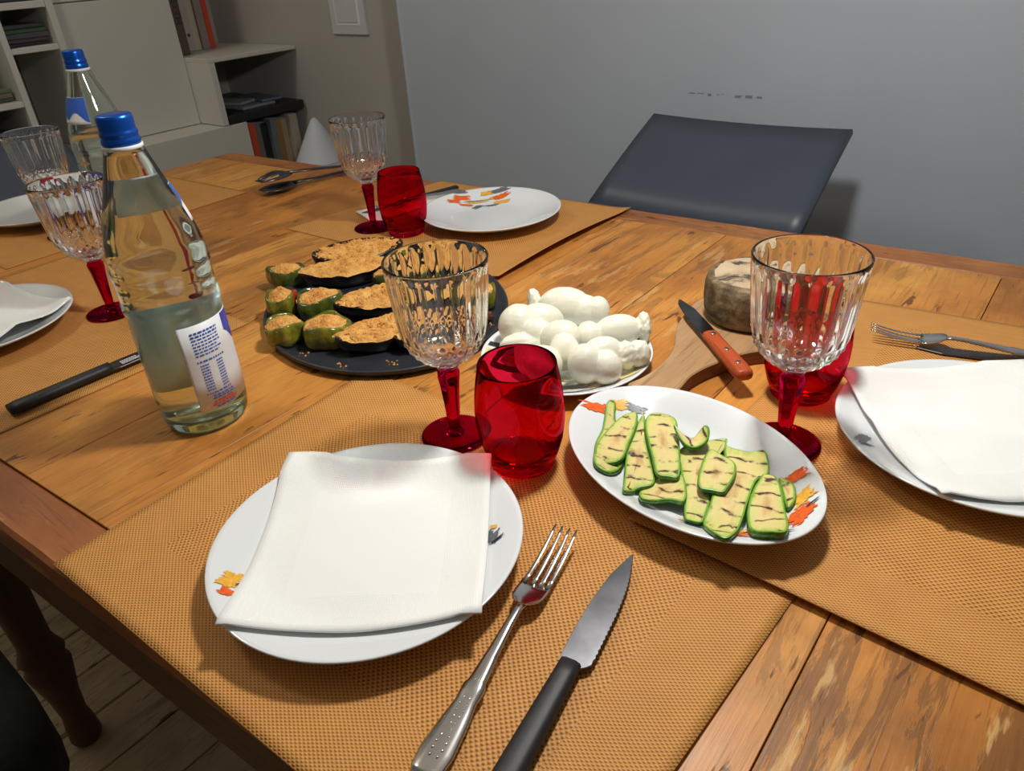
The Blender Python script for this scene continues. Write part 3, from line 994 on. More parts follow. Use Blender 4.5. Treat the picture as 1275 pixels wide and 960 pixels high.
fm = lathe([(0.0, 0.0004), (0.020, 0.0004), (0.0325, 0.0), (0.0340, 0.0010), (0.0338, 0.0024), (0.030, 0.0034), (0.020, 0.0046), (0.012, 0.0062), (0.0075, 0.0090), (0.0055, 0.0125), (0.0, 0.0128)], 72, None, False, False)
def make_wine(label, loc):
    t = thing('wine_glass', label, 'wine glass', loc, 0, 'cut wine glasses on red stems')
    mobj('bowl', *wm, 'glass', t)
    mobj('stem', *sm, 'red_stem', t)
    mobj('foot', *fm, 'red_stem', t)
    return t
wg = make_wine('cut wine glass on a red stem behind the nearest plate, before the dark platter', T(-0.437, 0.434, MZ))
dup(wg, T(-0.166, 0.588, MZ + 0.002), 0.2, 'cut wine glass on a red stem right of the zucchini dish')
dup(wg, T(-0.990, 0.842, MZ), 0.5, 'cut wine glass on a red stem by the wall, beside the patterned plate')
dup(wg, T(-1.058, 0.398, MZ), 0.9, 'cut wine glass on a red stem just left of the near bottle')
dup(wg, T(-1.488, 0.532, MZ), 1.3, 'cut wine glass on a red stem at the far left, in front of the bookcase')

# ------------------------------------------------------------------ tumblers
tumo = [(0.0, 0.0006), (0.020, 0.0004), (0.0285, 0.0000), (0.0300, 0.0012), (0.0302, 0.0040), (0.0312, 0.0065), (0.0345, 0.0150), (0.0385, 0.0300), (0.0405, 0.0470), (0.0407, 0.0600), (0.0395, 0.0760), (0.0374, 0.0910), (0.0353, 0.1020), (0.0351, 0.1045), (0.0346, 0.1058), (0.0338, 0.1058), (0.0333, 0.1045),
        (0.0352, 0.0910), (0.0374, 0.0760), (0.0386, 0.0600), (0.0384, 0.0470), (0.0363, 0.0310), (0.0318, 0.0170), (0.0260, 0.0115), (0.0150, 0.0098), (0.0, 0.0095)]
def make_tum(label, loc):
    v, f = lathe(tumo, 96, None, False, False)
    o = mobj('red_tumbler', v, f, 'red_glass', None, True, loc)
    return tag(o, label, 'tumbler', 'rounded red glass tumblers')
tm = make_tum('red glass tumbler between the nearest plate and the mozzarella', T(-0.3555, 0.437, MZ))
dup(tm, T(-0.184, 0.686, MZ + 0.0024), None, 'red glass tumbler behind the right wine glass')
dup(tm, T(-0.919, 0.852, MZ), None, 'red glass tumbler by the wall, touching the patterned plate')

# ------------------------------------------------------------------ water bottles
BP = [(0.0, 0.004), (0.020, 0.003), (0.034, 0.0006), (0.0385, 0.0012), (0.0425, 0.006), (0.0438, 0.013), (0.0445, 0.020), (0.0445, 0.126), (0.0450, 0.131), (0.0458, 0.135), (0.0463, 0.1385), (0.0460, 0.142), (0.0453, 0.146), (0.0451, 0.158), (0.0453, 0.166), (0.0460, 0.170), (0.0463, 0.1735), (0.0460, 0.177), (0.0452, 0.181), (0.0450, 0.189), (0.0418, 0.204), (0.0375, 0.220), (0.0325, 0.236), (0.0272, 0.251), (0.0222, 0.266), (0.0182, 0.279), (0.0160, 0.288), (0.0158, 0.292)]
def inner(p, d): return [(max(0.0, r - d), z) for r, z in p]
def make_bottle(label, loc, rz, level, sc=1.0):
    t = thing('water_bottle', label, 'bottle', loc, rz, 'glass water bottles with blue caps')
    inn = [(r - 0.0030, z) for r, z in BP[6:]][::-1]
    prof = BP + inn + [(0.0405, 0.0175), (0.036, 0.0135), (0.020, 0.0150), (0.0, 0.0158)]
    v, f = lathe(prof, 96, None, False, False)
    mobj('bottle_glass', v, f, 'bottle', t)
    # water body, its skin set a hair inside the glass wall
    wp = [(0.0, 0.0152), (0.020, 0.0144), (0.0362, 0.0129), (0.0408, 0.0172)] + [(r - 0.0027, z) for r, z in BP[6:] if z < level - 0.001]
    rl = next(r for r, z in BP if z >= level) - 0.0027
    wp += [(rl, level), (rl - 0.0012, level - 0.0006), (0.0, level - 0.0008)]
    v, f = lathe(wp, 96, None, False, False)
    mobj('water', v, f, 'water', t)
    CS = 0.93
    cap = [(0.0172, 0.287), (0.0176, 0.2885), (0.0178, 0.2910), (0.0168, 0.2930), (0.0166, 0.2945), (0.0174, 0.2960), (0.0174, 0.2975), (0.0164, 0.2990), (0.0163, 0.3005), (0.0165, 0.3090), (0.0158, 0.3118), (0.0145, 0.3125), (0.0, 0.3125)]
    cap = [(r * CS, z) for r, z in cap]
    v, f = lathe(cap, 80, lambda r, z, th, k: r + (0.00028 * math.sin(40 * th) if 0.3 < z < 0.3115 else 0), False, True)
    mobj('cap', v, f, 'cap', t)
    mobj('cap_ring', *lathe([(0.0166, 0.2835), (0.0172, 0.2838), (0.0172, 0.2866), (0.0166, 0.287)], 48), 'white_plastic', t)
    return t
def rad_at(z):
    for (a, za), (b, zb) in zip(BP, BP[1:]):
        if za <= z <= zb and zb > za:
            return a + (b - a) * (z - za) / (zb - za)
    return 0.0445
def wrap(a0, a1, z0, z1, d, na=40, nzz=8, shape=None):
    V, F = [], []
    for j in range(nzz + 1):
        for i in range(na + 1):
            s = i / na; z = z0 + (z1 - z0) * j / nzz
            th = a0 + (a1 - a0) * s
            r = rad_at(z) + d
            V.append((r * math.cos(th), r * math.sin(th), z))
    for j in range(nzz):
        for i in range(na):
            a = j * (na + 1) + i
            F.append((a, a + 1, a + na + 2, a + na + 1))
    return V, F
def dress_bottle(t, body0, body1, neck0, neck1):
    R = math.radians
    lb = mobj('label', *wrap(R(body0), R(body1), 0.028, 0.122, 0.0004, 90, 3), 'label', t)
    lb.modifiers.new('paper', 'SOLIDIFY').thickness = 0.00015
    ink, red = [], []
    rr = random.Random(11)
    def line(z, s0, s1, h, store, gap=0.0011, wl=(0.0012, 0.0046)):
        s = s0
        while s < s1:
            l = min(s1 - s, rr.uniform(*wl))
            store.append(wrap(R(body0) + s / 0.0449, R(body0) + (s + l) / 0.0449, z - h / 2, z + h / 2, 0.0007, 2, 1))
            s += l + gap
    for q in range(8):
        line(0.1135 - q * 0.0034, 0.0105, 0.0400 - 0.004 * (q in (5, 7)), 0.0021 if q < 2 else 0.0015, ink)
    line(0.0830, 0.0100, 0.0400, 0.0018, ink)
    for q in range(10):                      # small two-column table of values
        line(0.0785 - q * 0.0031, 0.0120, 0.0205, 0.0015, ink, 0.0006, (0.001, 0.003))
        line(0.0785 - q * 0.0031, 0.0290, 0.0365, 0.0015, ink, 0.0005, (0.0008, 0.002))
    line(0.0465, 0.0100, 0.0375, 0.0015, ink)
    line(0.0428, 0.0160, 0.0400, 0.0015, ink)
    line(0.0400, 0.0150, 0.0405, 0.0015, ink)
    line(0.0362, 0.0155, 0.0380, 0.0019, red)
    line(0.0330, 0.0130, 0.0405, 0.0019, red)
    line(0.0302, 0.0165, 0.0385, 0.0014, ink)
    mobj('label_small_print', *merge(ink), 'label_blue', lb, False)
    mobj('label_red_print', *merge(red), 'label_red', lb, False)
    # dark blue mountain band at the label's right part
    V, F = [], []
    NN = 46
    for i in range(NN + 1):
        s = i / NN
        th = R(body0 + 64 + s * 120)
        r = 0.0445 + 0.0007
        top = 0.121 - 0.002 * s
        low = top - 0.018 - 0.030 * math.sin(PI * min(1, s * 0.9)) - 0.006 * nz(s * 9, 1, 1)
        V += [(r * math.cos(th), r * math.sin(th), low), (r * math.cos(th), r * math.sin(th), top)]
    for i in range(NN):
        F.append((2 * i, 2 * i + 2, 2 * i + 3, 2 * i + 1))
    mobj('label_picture', V, F, 'label_navy', lb)
    # neck label: white with a blue upper field
    nl = mobj('neck_label', *wrap(R(neck0), R(neck1), 0.212, 0.249, 0.0004, 40, 8), 'label', t)
    nl.modifiers.new('paper', 'SOLIDIFY').thickness = 0.00015
    V, F = [], []
    for i in range(31):
        s = i / 30
        th = R(neck0) + R(neck1 - neck0) * s
        lowz = 0.228 + 0.006 * math.sin(s * 11) - 0.008 * s
        for k in range(6):
            z = lowz + (0.2488 - lowz) * k / 5
            r = rad_at(z) + 0.0009
            V.append((r * math.cos(th), r * math.sin(th), z))
    for i in range(30):
        for k in range(5):
            a = i * 6 + k
            F.append((a, a + 6, a + 7, a + 1))
    mobj('neck_label_print', V, F, 'label_blue', nl)
b1 = make_bottle('tall glass water bottle with blue cap standing in front, nearest to the viewer', T(-0.694, 0.3185, 0.0002), 0.0, 0.2835)
dress_bottle(b1, -32, 246, 46, 172)
b2 = make_bottle('glass water bottle with blue cap standing behind the near bottle', T(-1.300, 0.566, 0.0002), math.radians(150), 0.196)
dress_bottle(b2, 20, 298, 70, 176)
b2.scale = (1.0, 1.0, 1.02)

# ------------------------------------------------------------------ oval zucchini dish
PA, PB, PTH = 0.126, 0.0875, math.radians(160.3)
PC = (-0.217, 0.492)
OZ = 0.0056
dish = thing('oval_dish', 'white oval serving dish holding grilled zucchini slices', 'dish', T(*PC, OZ), PTH)
OV = [(0.0, 0.0022), (0.45, 0.0022), (0.50, 0.0002), (0.545, 0.0002), (0.58, 0.0028), (0.72, 0.0100), (0.88, 0.0190), (0.985, 0.0248), (1.0, 0.0264), (0.992, 0.0276), (0.96, 0.0262), (0.86, 0.0208), (0.74, 0.0130), (0.66, 0.0086), (0.58, 0.0064), (0.45, 0.0056), (0.0, 0.0054)]
v, f = lathe(OV, 120, None, False, False, PA, PB)
mobj('dish_body', v, f, 'china', dish)
def dishz(X, Y):
    s = math.hypot(X / PA, Y / PB)
    top = [(0, .0054), (.45, .0056), (.58, .0064), (.66, .0086), (.74, .0130), (.86, .0208), (.96, .0262), (1.0, .0276)]
    for (a, za), (b, zb) in zip(top, top[1:]):
        if s <= b:
            return za + (zb - za) * (s - a) / (b - a)
    return .0276
def to_dish(x, y):
    dx, dy = x - PC[0], y - PC[1]
    c, s = math.cos(-PTH), math.sin(-PTH)
    return dx * c - dy * s, dx * s + dy * c
for i, (x, y, L, W, a, m) in enumerate([(-0.3260, 0.5180, 0.026, 0.012, 0.75, 'ink_orange'), (-0.3115, 0.5390, 0.018, 0.011, 0.8, 'ink_yellow'), (-0.296, 0.545, 0.020, 0.008, 0.2, 'ink_grey'), (-0.112, 0.470, 0.034, 0.013, 1.35, 'ink_orange'), (-0.117, 0.495, 0.026, 0.012, 1.2, 'ink_yellow'),
      (-0.131, 0.519, 0.018, 0.011, 1.0, 'ink_orange'), (-0.150, 0.4265, 0.034, 0.008, 0.25, 'ink_orange'), (-0.122, 0.4375, 0.030, 0.008, 0.7, 'ink_grey'), (-0.176, 0.426, 0.022, 0.006, 0.1, 'ink_grey'), (-0.183, 0.431, 0.022, 0.005, 0.2, 'ink_yellow'), (-0.141, 0.437, 0.014, 0.006, 1.0, 'ink_yellow'), (-0.168, 0.427, 0.02, 0.002, -0.6, 'ink_dark'), (-0.108, 0.490, 0.014, 0.0016, 1.2, 'ink_dark')]):
    lx, ly = to_dish(x, y)
    mobj('brush_stroke', *brush(L, W, a - PTH, 40 + i, (lx, ly), dishz, lift=0.0007 + 0.00008 * i), m, dish, False)

SL_ = [
 ('long zucchini slice with a green tail, farthest left on the oval dish', .0105, 0, [(-0.3194, 0.5287), (-0.3135, 0.5343), (-0.3029, 0.5176), (-0.2813, 0.4978), (-0.2676, 0.4735), (-0.2628, 0.4557), (-0.2653, 0.4359), (-0.2767, 0.4368), (-0.2955, 0.4676), (-0.3059, 0.4964), (-0.3105, 0.5072)]),
 ('teardrop zucchini slice lying on top of the leftmost long slice', .0165, 1, [(-0.2907, 0.5363), (-0.2799, 0.5164), (-0.2716, 0.4895), (-0.265, 0.4655), (-0.2702, 0.4538), (-0.2805, 0.4485), (-0.291, 0.4605), (-0.2983, 0.4812), (-0.3006, 0.5127), (-0.2983, 0.529)]),
 ('straight zucchini slice with four grill lines, between teardrop and broad slices', .0125, 1, [(-0.2848, 0.5411), (-0.2864, 0.5313), (-0.2792, 0.5096), (-0.2696, 0.4797), (-0.2554, 0.4513), (-0.2375, 0.419), (-0.2356, 0.439), (-0.2279, 0.4498), (-0.2299, 0.4602), (-0.244, 0.4793), (-0.2634, 0.506)]),
 ('broad zucchini slice with a charred top end, upper middle of the dish', .0185, 1, [(-0.2786, 0.5379), (-0.2701, 0.5458), (-0.254, 0.5438), (-0.2427, 0.5274), (-0.2277, 0.5014), (-0.2117, 0.4688), (-0.2187, 0.4615), (-0.2289, 0.4595), (-0.2437, 0.4783), (-0.2659, 0.5079), (-0.2761, 0.5249)]),
 ('short zucchini slice tipped up to show its dark green skin', .0095, 2, [(-0.2326, 0.4629), (-0.2154, 0.4782), (-0.2011, 0.4606), (-0.1938, 0.4416), (-0.2079, 0.4376), (-0.2178, 0.4187), (-0.2282, 0.4285), (-0.2348, 0.4439)]),
 ('small curled zucchini end piece near the upper middle of the dish', .0210, 3, [(-0.2434, 0.5181), (-0.2328, 0.5159), (-0.2256, 0.5205), (-0.2217, 0.5343), (-0.2136, 0.5283), (-0.2095, 0.5156), (-0.2204, 0.5051), (-0.2295, 0.5048)]),
 ('long zucchini slice running under the pale oval one, centre of the dish', .0135, 1, [(-0.2313, 0.5117), (-0.2062, 0.5449), (-0.2, 0.5386), (-0.1972, 0.5273), (-0.2069, 0.521), (-0.2055, 0.4988), (-0.1956, 0.4734), (-0.1821, 0.4673), (-0.176, 0.4496), (-0.172, 0.4279), (-0.1803, 0.4238), (-0.1873, 0.4281), (-0.2035, 0.4606), (-0.2163, 0.4795)]),
 ('pale oval zucchini slice with one bold grill line, on top at the centre', .0225, 1, [(-0.2043, 0.5114), (-0.1908, 0.5084), (-0.1782, 0.5044), (-0.171, 0.4875), (-0.1694, 0.4697), (-0.1701, 0.462), (-0.179, 0.459), (-0.1885, 0.4571), (-0.1953, 0.4677), (-0.2023, 0.4906)]),
 ('longest and widest zucchini slice, right of the pale oval one', .0180, 1, [(-0.198, 0.528), (-0.1887, 0.5297), (-0.1769, 0.5331), (-0.1673, 0.5415), (-0.159, 0.5302), (-0.1507, 0.5097), (-0.1558, 0.4967), (-0.1507, 0.4671), (-0.1456, 0.4431), (-0.1411, 0.4078), (-0.1533, 0.4061), (-0.1693, 0.4238), (-0.1752, 0.4472), (-0.1797, 0.4659), (-0.1825, 0.4907), (-0.19, 0.51)]),
 ('thick zucchini slice with green sides at the right end of the dish', .0215, 4, [(-0.1537, 0.5035), (-0.1455, 0.5058), (-0.1381, 0.4994), (-0.1263, 0.4783), (-0.1159, 0.4561), (-0.1095, 0.4339), (-0.1182, 0.4274), (-0.1317, 0.4258), (-0.1427, 0.4436), (-0.1494, 0.463), (-0.1532, 0.482), (-0.154, 0.4964)]),
 ('small zucchini slice half hidden behind the thick right-hand one', .0125, 0, [(-0.1434, 0.5133), (-0.1364, 0.5125), (-0.1273, 0.5053), (-0.1212, 0.4896), (-0.1226, 0.4772), (-0.1303, 0.4888)])]
def zucchini(label, poly, z, mode, seed):
    pts = smooth_poly(poly, 6)
    if area2(pts) < 0: pts = pts[::-1]
    n = len(pts)
    cx = sum(p[0] for p in pts) / n; cy = sum(p[1] for p in pts) / n
    # long axis
    sxx = sum((p[0] - cx) ** 2 for p in pts); syy = sum((p[1] - cy) ** 2 for p in pts); sxy = sum((p[0] - cx) * (p[1] - cy) for p in pts)
    ang = 0.5 * math.atan2(2 * sxy, sxx - syy)
    ca, sa = math.cos(ang), math.sin(ang)
    P = [(p[0] - cx, p[1] - cy) for p in pts]
    half = max(abs(x * ca + y * sa) for x, y in P)
    thick = 0.0072 if mode == 4 else 0.0042
    def lift(x, y):
        u = x * ca + y * sa; w = -x * sa + y * ca
        zz = 0.0012 * nz(x + seed, y, 0, 45)
        lx, ly = to_dish(x + cx, y + cy)
        zz += max(0.0, dishz(lx, ly) + thick + 0.0006 - z)
        if mode == 3: zz += 0.010 * (u / half) ** 2
        if mode == 2: zz += -0.20 * w * (1 if ca > 0 else -1) + 0.003
        return zz
    def ins(d):
        o = []
        for i in range(n):
            a, b, c = Vector(P[i - 2]), Vector(P[i]), Vector(P[(i + 2) % n])
            e = c - a; q = Vector((-e.y, e.x)).normalized()
            o.append((b.x + q.x * d, b.y + q.y * d))
        return o
    t = thing('zucchini_slice', label, 'vegetable', (cx, cy, TZ + OZ + z), 0, 'grilled zucchini slices')
    r_out, r_in = P, ins(0.0012)
    bot = ins(0.0008)
    V, F = [], []
    rings = [(bot, -thick), (r_out, -thick * 0.55), (r_out, -0.0010), (ins(0.0008), 0.0000)]
    for R_, zz in rings:
        V += [(x, y, zz + lift(x, y)) for x, y in R_]
    for k in range(3):
        for i in range(n):
            j = (i + 1) % n
            F.append((k * n + i, k * n + j, (k + 1) * n + j, (k + 1) * n + i))
    prev = 0
    for q in (0.7, 0.35):                # underside, ring by ring so that it keeps the slice's bend
        o0 = len(V)
        V += [(x * q, y * q, -thick + lift(x * q, y * q)) for x, y in bot]
        for i in range(n):
            j = (i + 1) % n
            F.append((prev + j, prev + i, o0 + i, o0 + j))
        prev = o0
    V.append((0, 0, -thick + lift(0, 0)))
    F += [(prev + (i + 1) % n, prev + i, len(V) - 1) for i in range(n)]
    mobj('skin', V, F, 'z_skin', t)
    # thin pale green band, then pulp
    V = [(x, y, lift(x, y)) for x, y in ins(0.0007)] + [(x, y, 0.0003 + lift(x, y)) for x, y in ins(0.0022)]
    F = [(i, (i + 1) % n, n + (i + 1) % n, n + i) for i in range(n)]
    mobj('pale_rim', V, F, 'z_edge', t)
    inn = ins(0.0020)
    V, F, core, uv = [], [], [], []
    ks = [1.0, 0.8, 0.55, 0.28]
    for q in ks:
        for x, y in inn:
            X, Y = x * q, y * q
            V.append((X, Y, 0.0004 + lift(X, Y) + 0.0003 * (1 - q)))
            core.append(1 - q)
    V.append((0, 0, 0.0006 + lift(0, 0))); core.append(1.0)
    for k in range(3):
        for i in range(n):
            j = (i + 1) % n
            F.append((k * n + i, k * n + j, (k + 1) * n + j, (k + 1) * n + i))
    for i in range(n):
        F.append((3 * n + i, 3 * n + (i + 1) % n, 4 * n))
    for x, y, zz in V:
        uv.append((x * ca + y * sa + seed * 0.013, -x * sa + y * ca + seed * 0.031))
    mobj('pulp', V, F, 'z_flesh', t, True, None, uv, {'core': core})
    return t
for i, (lab, z, mode, poly) in enumerate(SL_):
    zucchini(lab, poly, z + 0.002, mode, i + 1)

# ------------------------------------------------------------------ mozzarella plate
MC = (-0.426, 0.614); MR = 0.0975
mp = thing('patterned_plate', 'small white plate with black and yellow strokes under the mozzarella', 'plate', T(*MC, 0.0002))
v, f = lathe([(r * MR / PR, z * 0.8) for r, z in PLATE], 96, None, False, False)
mobj('plate_body', v, f, 'china', mp)
def mz(X, Y): return pz(math.hypot(X, Y), MR) * 0.8
def on_small_plate(vf):
    v, f = vf
    o = []
    for x, y, z in v:
        r = math.hypot(x, y)
        k = min(1.0, 0.955 * MR / r) if r > 0 else 1.0
        o.append((x * k, y * k, mz(x * k, y * k) + z - mz(x, y)))
    return o, f
for i, (x, y, L, W, a, m) in enumerate([(-0.066, -0.038, 0.050, 0.022, 0.75, 'ink_cream'), (-0.070, -0.015, 0.055, 0.010, 0.75, 'ink_dark'), (-0.048, -0.060, 0.048, 0.014, 0.75, 'ink_dark'), (-0.075, 0.005, 0.030, 0.016, 0.8, 'ink_cream'),
      (0.046, -0.050, 0.080, 0.020, 0.95, 'ink_dark'), (0.072, -0.018, 0.070, 0.026, 1.1, 'ink_cream'), (0.060, -0.046, 0.06, 0.012, 0.95, 'ink_yellow'), (0.074, 0.030, 0.045, 0.022, 1.2, 'ink_pale'), (0.045, 0.065, 0.030, 0.020, 0.9, 'ink_dark'), (0.050, -0.066, 0.050, 0.012, 0.75, 'ink_pale'), (0.02, -0.076, 0.04, 0.014, 0.4, 'ink_pale'), (0.0, -0.05, 0.05, 0.03, 0.4, 'ink_cream')]):
    mobj('brush_stroke', *on_small_plate(brush(L, W, a, 90 + i, (x, y), mz, lift=0.0006 + 0.00007 * i)), m, mp, False)

def ellip(c, r, rot=(0, 0), nu=28, nv=18, bumpy=0.0, seed=0):
    """ellipsoid, rot = (azimuth, tilt)"""
    az, ti = rot
    V, F = [], []
    for j in range(nv + 1):
        ph = PI * j / nv
        for i in range(nu):
            th = 2 * PI * i / nu
            p = Vector((math.cos(ph), math.sin(ph) * math.cos(th), math.sin(ph) * math.sin(th)))
            k = 1 + bumpy * nz(p.x * 2 + seed, p.y * 2, p.z * 2) + bumpy * 0.6 * nz(p.x * 6 + seed, p.y * 6, p.z * 6)
            p = Vector((p.x * r[0] * k, p.y * r[1] * k, p.z * r[2] * k))
            p = Vector((p.x * math.cos(ti) - p.z * math.sin(ti), p.y, p.x * math.sin(ti) + p.z * math.cos(ti)))
            p = Vector((p.x * math.cos(az) - p.y * math.sin(az), p.x * math.sin(az) + p.y * math.cos(az), p.z))
            V.append((p.x + c[0], p.y + c[1], p.z + c[2]))
    for j in range(nv):
        for i in range(nu):
            a = j * nu + i; b = j * nu + (i + 1) % nu
            F.append((a, b, b + nu, a + nu))
    return V, F
def knot(label, lumps, z0=0.0):
    lumps = [l if len(l) > 3 else (*l, *([(0, 0)] if len(l) == 2 else []), 0.025) for l in lumps]
    cx = sum(l[0][0] for l in lumps) / len(lumps); cy = sum(l[0][1] for l in lumps) / len(lumps)
    parts = [ellip((l[0][0] - cx, l[0][1] - cy, l[0][2]), l[1], l[2] if len(l) > 2 else (0, 0), bumpy=l[3] if len(l) > 3 else 0.05, seed=i * 3.1 + cx * 50) for i, l in enumerate(lumps)]
    o = mobj('mozzarella_knot', *merge(parts), 'mozz', None, True, (cx, cy, TZ + z0))
    md = o.modifiers.new('one_skin', 'REMESH'); md.mode = 'VOXEL'; md.voxel_size = 0.0008; md.use_smooth_shade = True
    md = o.modifiers.new('soften', 'SMOOTH'); md.factor = 0.5; md.iterations = 12
    return tag(o, label, 'cheese', 'knotted mozzarella pieces')
B = 0.0105
knot('smooth long mozzarella at the back of the plate, with a small round end', [((-0.474, 0.683, B + 0.025), (0.033, 0.0215, 0.0235), (0.45, 0.0)), ((-0.436, 0.698, B + 0.021), (0.0145, 0.0150, 0.0185)), ((-0.512, 0.672, B + 0.026), (0.0085, 0.012, 0.017), (0.5, 0.2), 0.22), ((-0.455, 0.690, B + 0.021), (0.026, 0.018, 0.020), (0.5, 0))])
knot('big folded mozzarella knot at the left side of the plate', [((-0.486, 0.607, B + 0.026), (0.025, 0.024, 0.0275), (0.3, 0)), ((-0.474, 0.629, B + 0.028), (0.029, 0.0175, 0.0205), (0.6, 0)), ((-0.456, 0.601, B + 0.025), (0.019, 0.016, 0.020), (0.7, 0)), ((-0.462, 0.584, B + 0.017), (0.029, 0.0125, 0.0165), (0.65, 0), 0.10)])
knot('mozzarella knot in the middle of the plate', [((-0.427, 0.606, B + 0.029), (0.0235, 0.0175, 0.0190), (0.5, 0.15)), ((-0.411, 0.589, B + 0.021), (0.0175, 0.0165, 0.0215), (0.4, 0)), ((-0.441, 0.619, B + 0.030), (0.010, 0.008, 0.009), (0.3, 0), 0.25)])
knot('barrel shaped mozzarella with a ruffled end, right back of the plate', [((-0.387, 0.662, B + 0.022), (0.028, 0.017, 0.020), (0.80, 0)), ((-0.410, 0.637, B + 0.019), (0.016, 0.017, 0.019), (0.8, 0)), ((-0.366, 0.684, B + 0.023), (0.0075, 0.016, 0.018), (0.8, 0), 0.26)])
knot('front mozzarella knot with a cracked ruffled tail', [((-0.377, 0.578, B + 0.022), (0.019, 0.018, 0.023), (0.5, 0)), ((-0.371, 0.603, B + 0.023), (0.024, 0.017, 0.021), (0.9, 0)), ((-0.357, 0.588, B + 0.018), (0.017, 0.016, 0.019), (0.9, 0)), ((-0.352, 0.618, B + 0.021), (0.016, 0.013, 0.016), (0.6, 0), 0.18), ((-0.343, 0.632, B + 0.019), (0.013, 0.014, 0.016), (0.6, 0), 0.14)])
knot('round mozzarella ball behind the red tumbler', [((-0.416, 0.556, B + 0.021), (0.021, 0.019, 0.021), (0.4, 0)), ((-0.440, 0.562, B + 0.017), (0.016, 0.015, 0.017))])

# ------------------------------------------------------------------ dark platter with stuffed vegetables
SC = (-0.717, 0.609); SA_, SB_, STH = 0.196, 0.161, math.radians(150)
v, f = lathe([(0.0, 0.0), (0.90, 0.0), (0.955, 0.0012), (0.985, 0.0060), (1.0, 0.0110), (0.994, 0.0128), (0.972, 0.0118), (0.945, 0.0082), (0.90, 0.0068), (0.0, 0.0064)], 120, None, False, False, SA_, SB_)
o = mobj('dark_platter', v, f, 'slate', None, True, T(*SC, 0.0))
o.rotation_euler = (0, 0, STH)
tag(o, 'round dark slate coloured platter holding stuffed peppers and aubergines', 'platter')
SZ = 0.0068
def crumb_bits(cx, cy, rx, ry, z, n, seed, ang=0.0, dome=0.0):
    rr = random.Random(seed)
    parts = []
    for q in range(n):
        a = rr.uniform(0, 2 * PI); d = math.sqrt(rr.random())
        x0, y0 = rx * d * math.cos(a), ry * d * math.sin(a)
        s = rr.uniform(0.0006, 0.0020)
        x = cx + x0 * math.cos(ang) - y0 * math.sin(ang); y = cy + x0 * math.sin(ang) + y0 * math.cos(ang)
        zz = z + dome * (1 - d * d)
        V = [(x + s, y, zz), (x, y + s * rr.uniform(.6, 1.2), zz), (x - s * rr.uniform(.6, 1.2), y, zz), (x, y - s, zz), (x, y, zz + s), (x, y, zz - s)]
        parts.append((V, [(0, 1, 4), (1, 2, 4), (2, 3, 4), (3, 0, 4), (1, 0, 5), (2, 1, 5), (3, 2, 5), (0, 3, 5)]))
    return parts
def crumb_top(rx, ry, z, dome, seed, power=1.0, n=56, rings=14, ang=0.0, point=0.0, rough=1.0):
    V, F = [], []
    for k in range(rings):
        q = k / (rings - 1)
        for i in range(n):
            th = 2 * PI * i / n
            c, s = math.cos(th), math.sin(th)
            jag = 1 + 0.07 * rough * nz(c * 3 + seed, s * 3, 2) + 0.05 * (rough - 1) * nz(c * 11 + seed, s * 11, 5)
            x = rx * q * c * jag; y = ry * q * s * jag * (1 - point * abs(c) ** 2 * 0.6)
            h = z + dome * (1 - q ** 2.2) + 0.0018 * rough * nz(x + seed, y, 0, 110) + 0.0012 * nz(x, y + seed, 0, 420)
            V.append((x, y, h))
    for k in range(rings - 1):
        for i in range(n):
            j = (i + 1) % n
            F.append((k * n + i, k * n + j, (k + 1) * n + j, (k + 1) * n + i) if k else (k * n + i, (k + 1) * n + j, (k + 1) * n + i))
    return V, F
def pepper(label, x, y, r, h, mat, seed, lobes=5, sq=(1, 1), rz=0.0, red=False):
    t = thing('stuffed_pepper', label, 'stuffed pepper', T(x, y, SZ), rz, 'breadcrumb stuffed peppers')
    pr = [(0.05, 0.0), (0.62, 0.0), (0.86, 0.06), (0.98, 0.28), (1.0, 0.50), (0.96, 0.74), (0.92, 0.92), (0.85, 1.0), (0.79, 0.98), (0.74, 0.86), (0.68, 0.70)]
    def rm(rr, z, th, k):
        return rr * (1 + 0.07 * math.cos(lobes * th + seed) + 0.03 * nz(math.cos(th) * 6 + seed, math.sin(th) * 6, z * 160) + 0.08 * nz(math.cos(th) * 1.6 + seed, math.sin(th) * 1.6, z * 40))
    v, f = lathe([(a * r, b * h) for a, b in pr], 48, rm, False, True, sq[0], sq[1])
    v = [(a, b, c + (0.0034 * math.sin(2 * math.atan2(b, a) + seed) if c > h * 0.7 else 0)) for a, b, c in v]
    mobj('pepper_wall', v, f, mat, t)
    if red:
        V, F = [], []
        for i in range(15):
            th = -0.35 + 1.9 * i / 14
            for k, (rr, zz) in enumerate(((1.02, 0.35), (1.05, 0.62), (0.96, 0.92), (0.82, 1.10))):
                V.append((r * rr * math.cos(th), r * rr * math.sin(th), h * zz + 0.002 * math.sin(5 * th)))
        for i in range(14):
            for k in range(3):
                a = i * 4 + k
                F.append((a, a + 4, a + 5, a + 1))
        mobj('red_patch', V, F, 'pepper_red', t)
    parts = [crumb_top(r * 0.86 * sq[0], r * 0.86 * sq[1], h * 0.86, h * 0.34, seed, rough=1.9)]
    parts += crumb_bits(0, 0, r * 0.66 * sq[0], r * 0.66 * sq[1], h * 0.93, 90, seed, 0, h * 0.18)
    mobj('crumb_filling', *merge(parts), 'crumb', t, False)
    return t
pepper('stuffed green pepper with a red flap, leftmost back on the dark platter', -0.822, 0.521, 0.0225, 0.030, 'pepper', 1.0, 4, red=True, rz=0.2)
pepper('stuffed green pepper, front left corner of the dark platter', -0.752, 0.470, 0.0250, 0.027, 'pepper', 2.3, 5)
pepper('large dark green stuffed pepper behind the two front ones', -0.773, 0.546, 0.0300, 0.030, 'pepper_dark', 3.1, 4, (1.15, 0.9), 0.9)
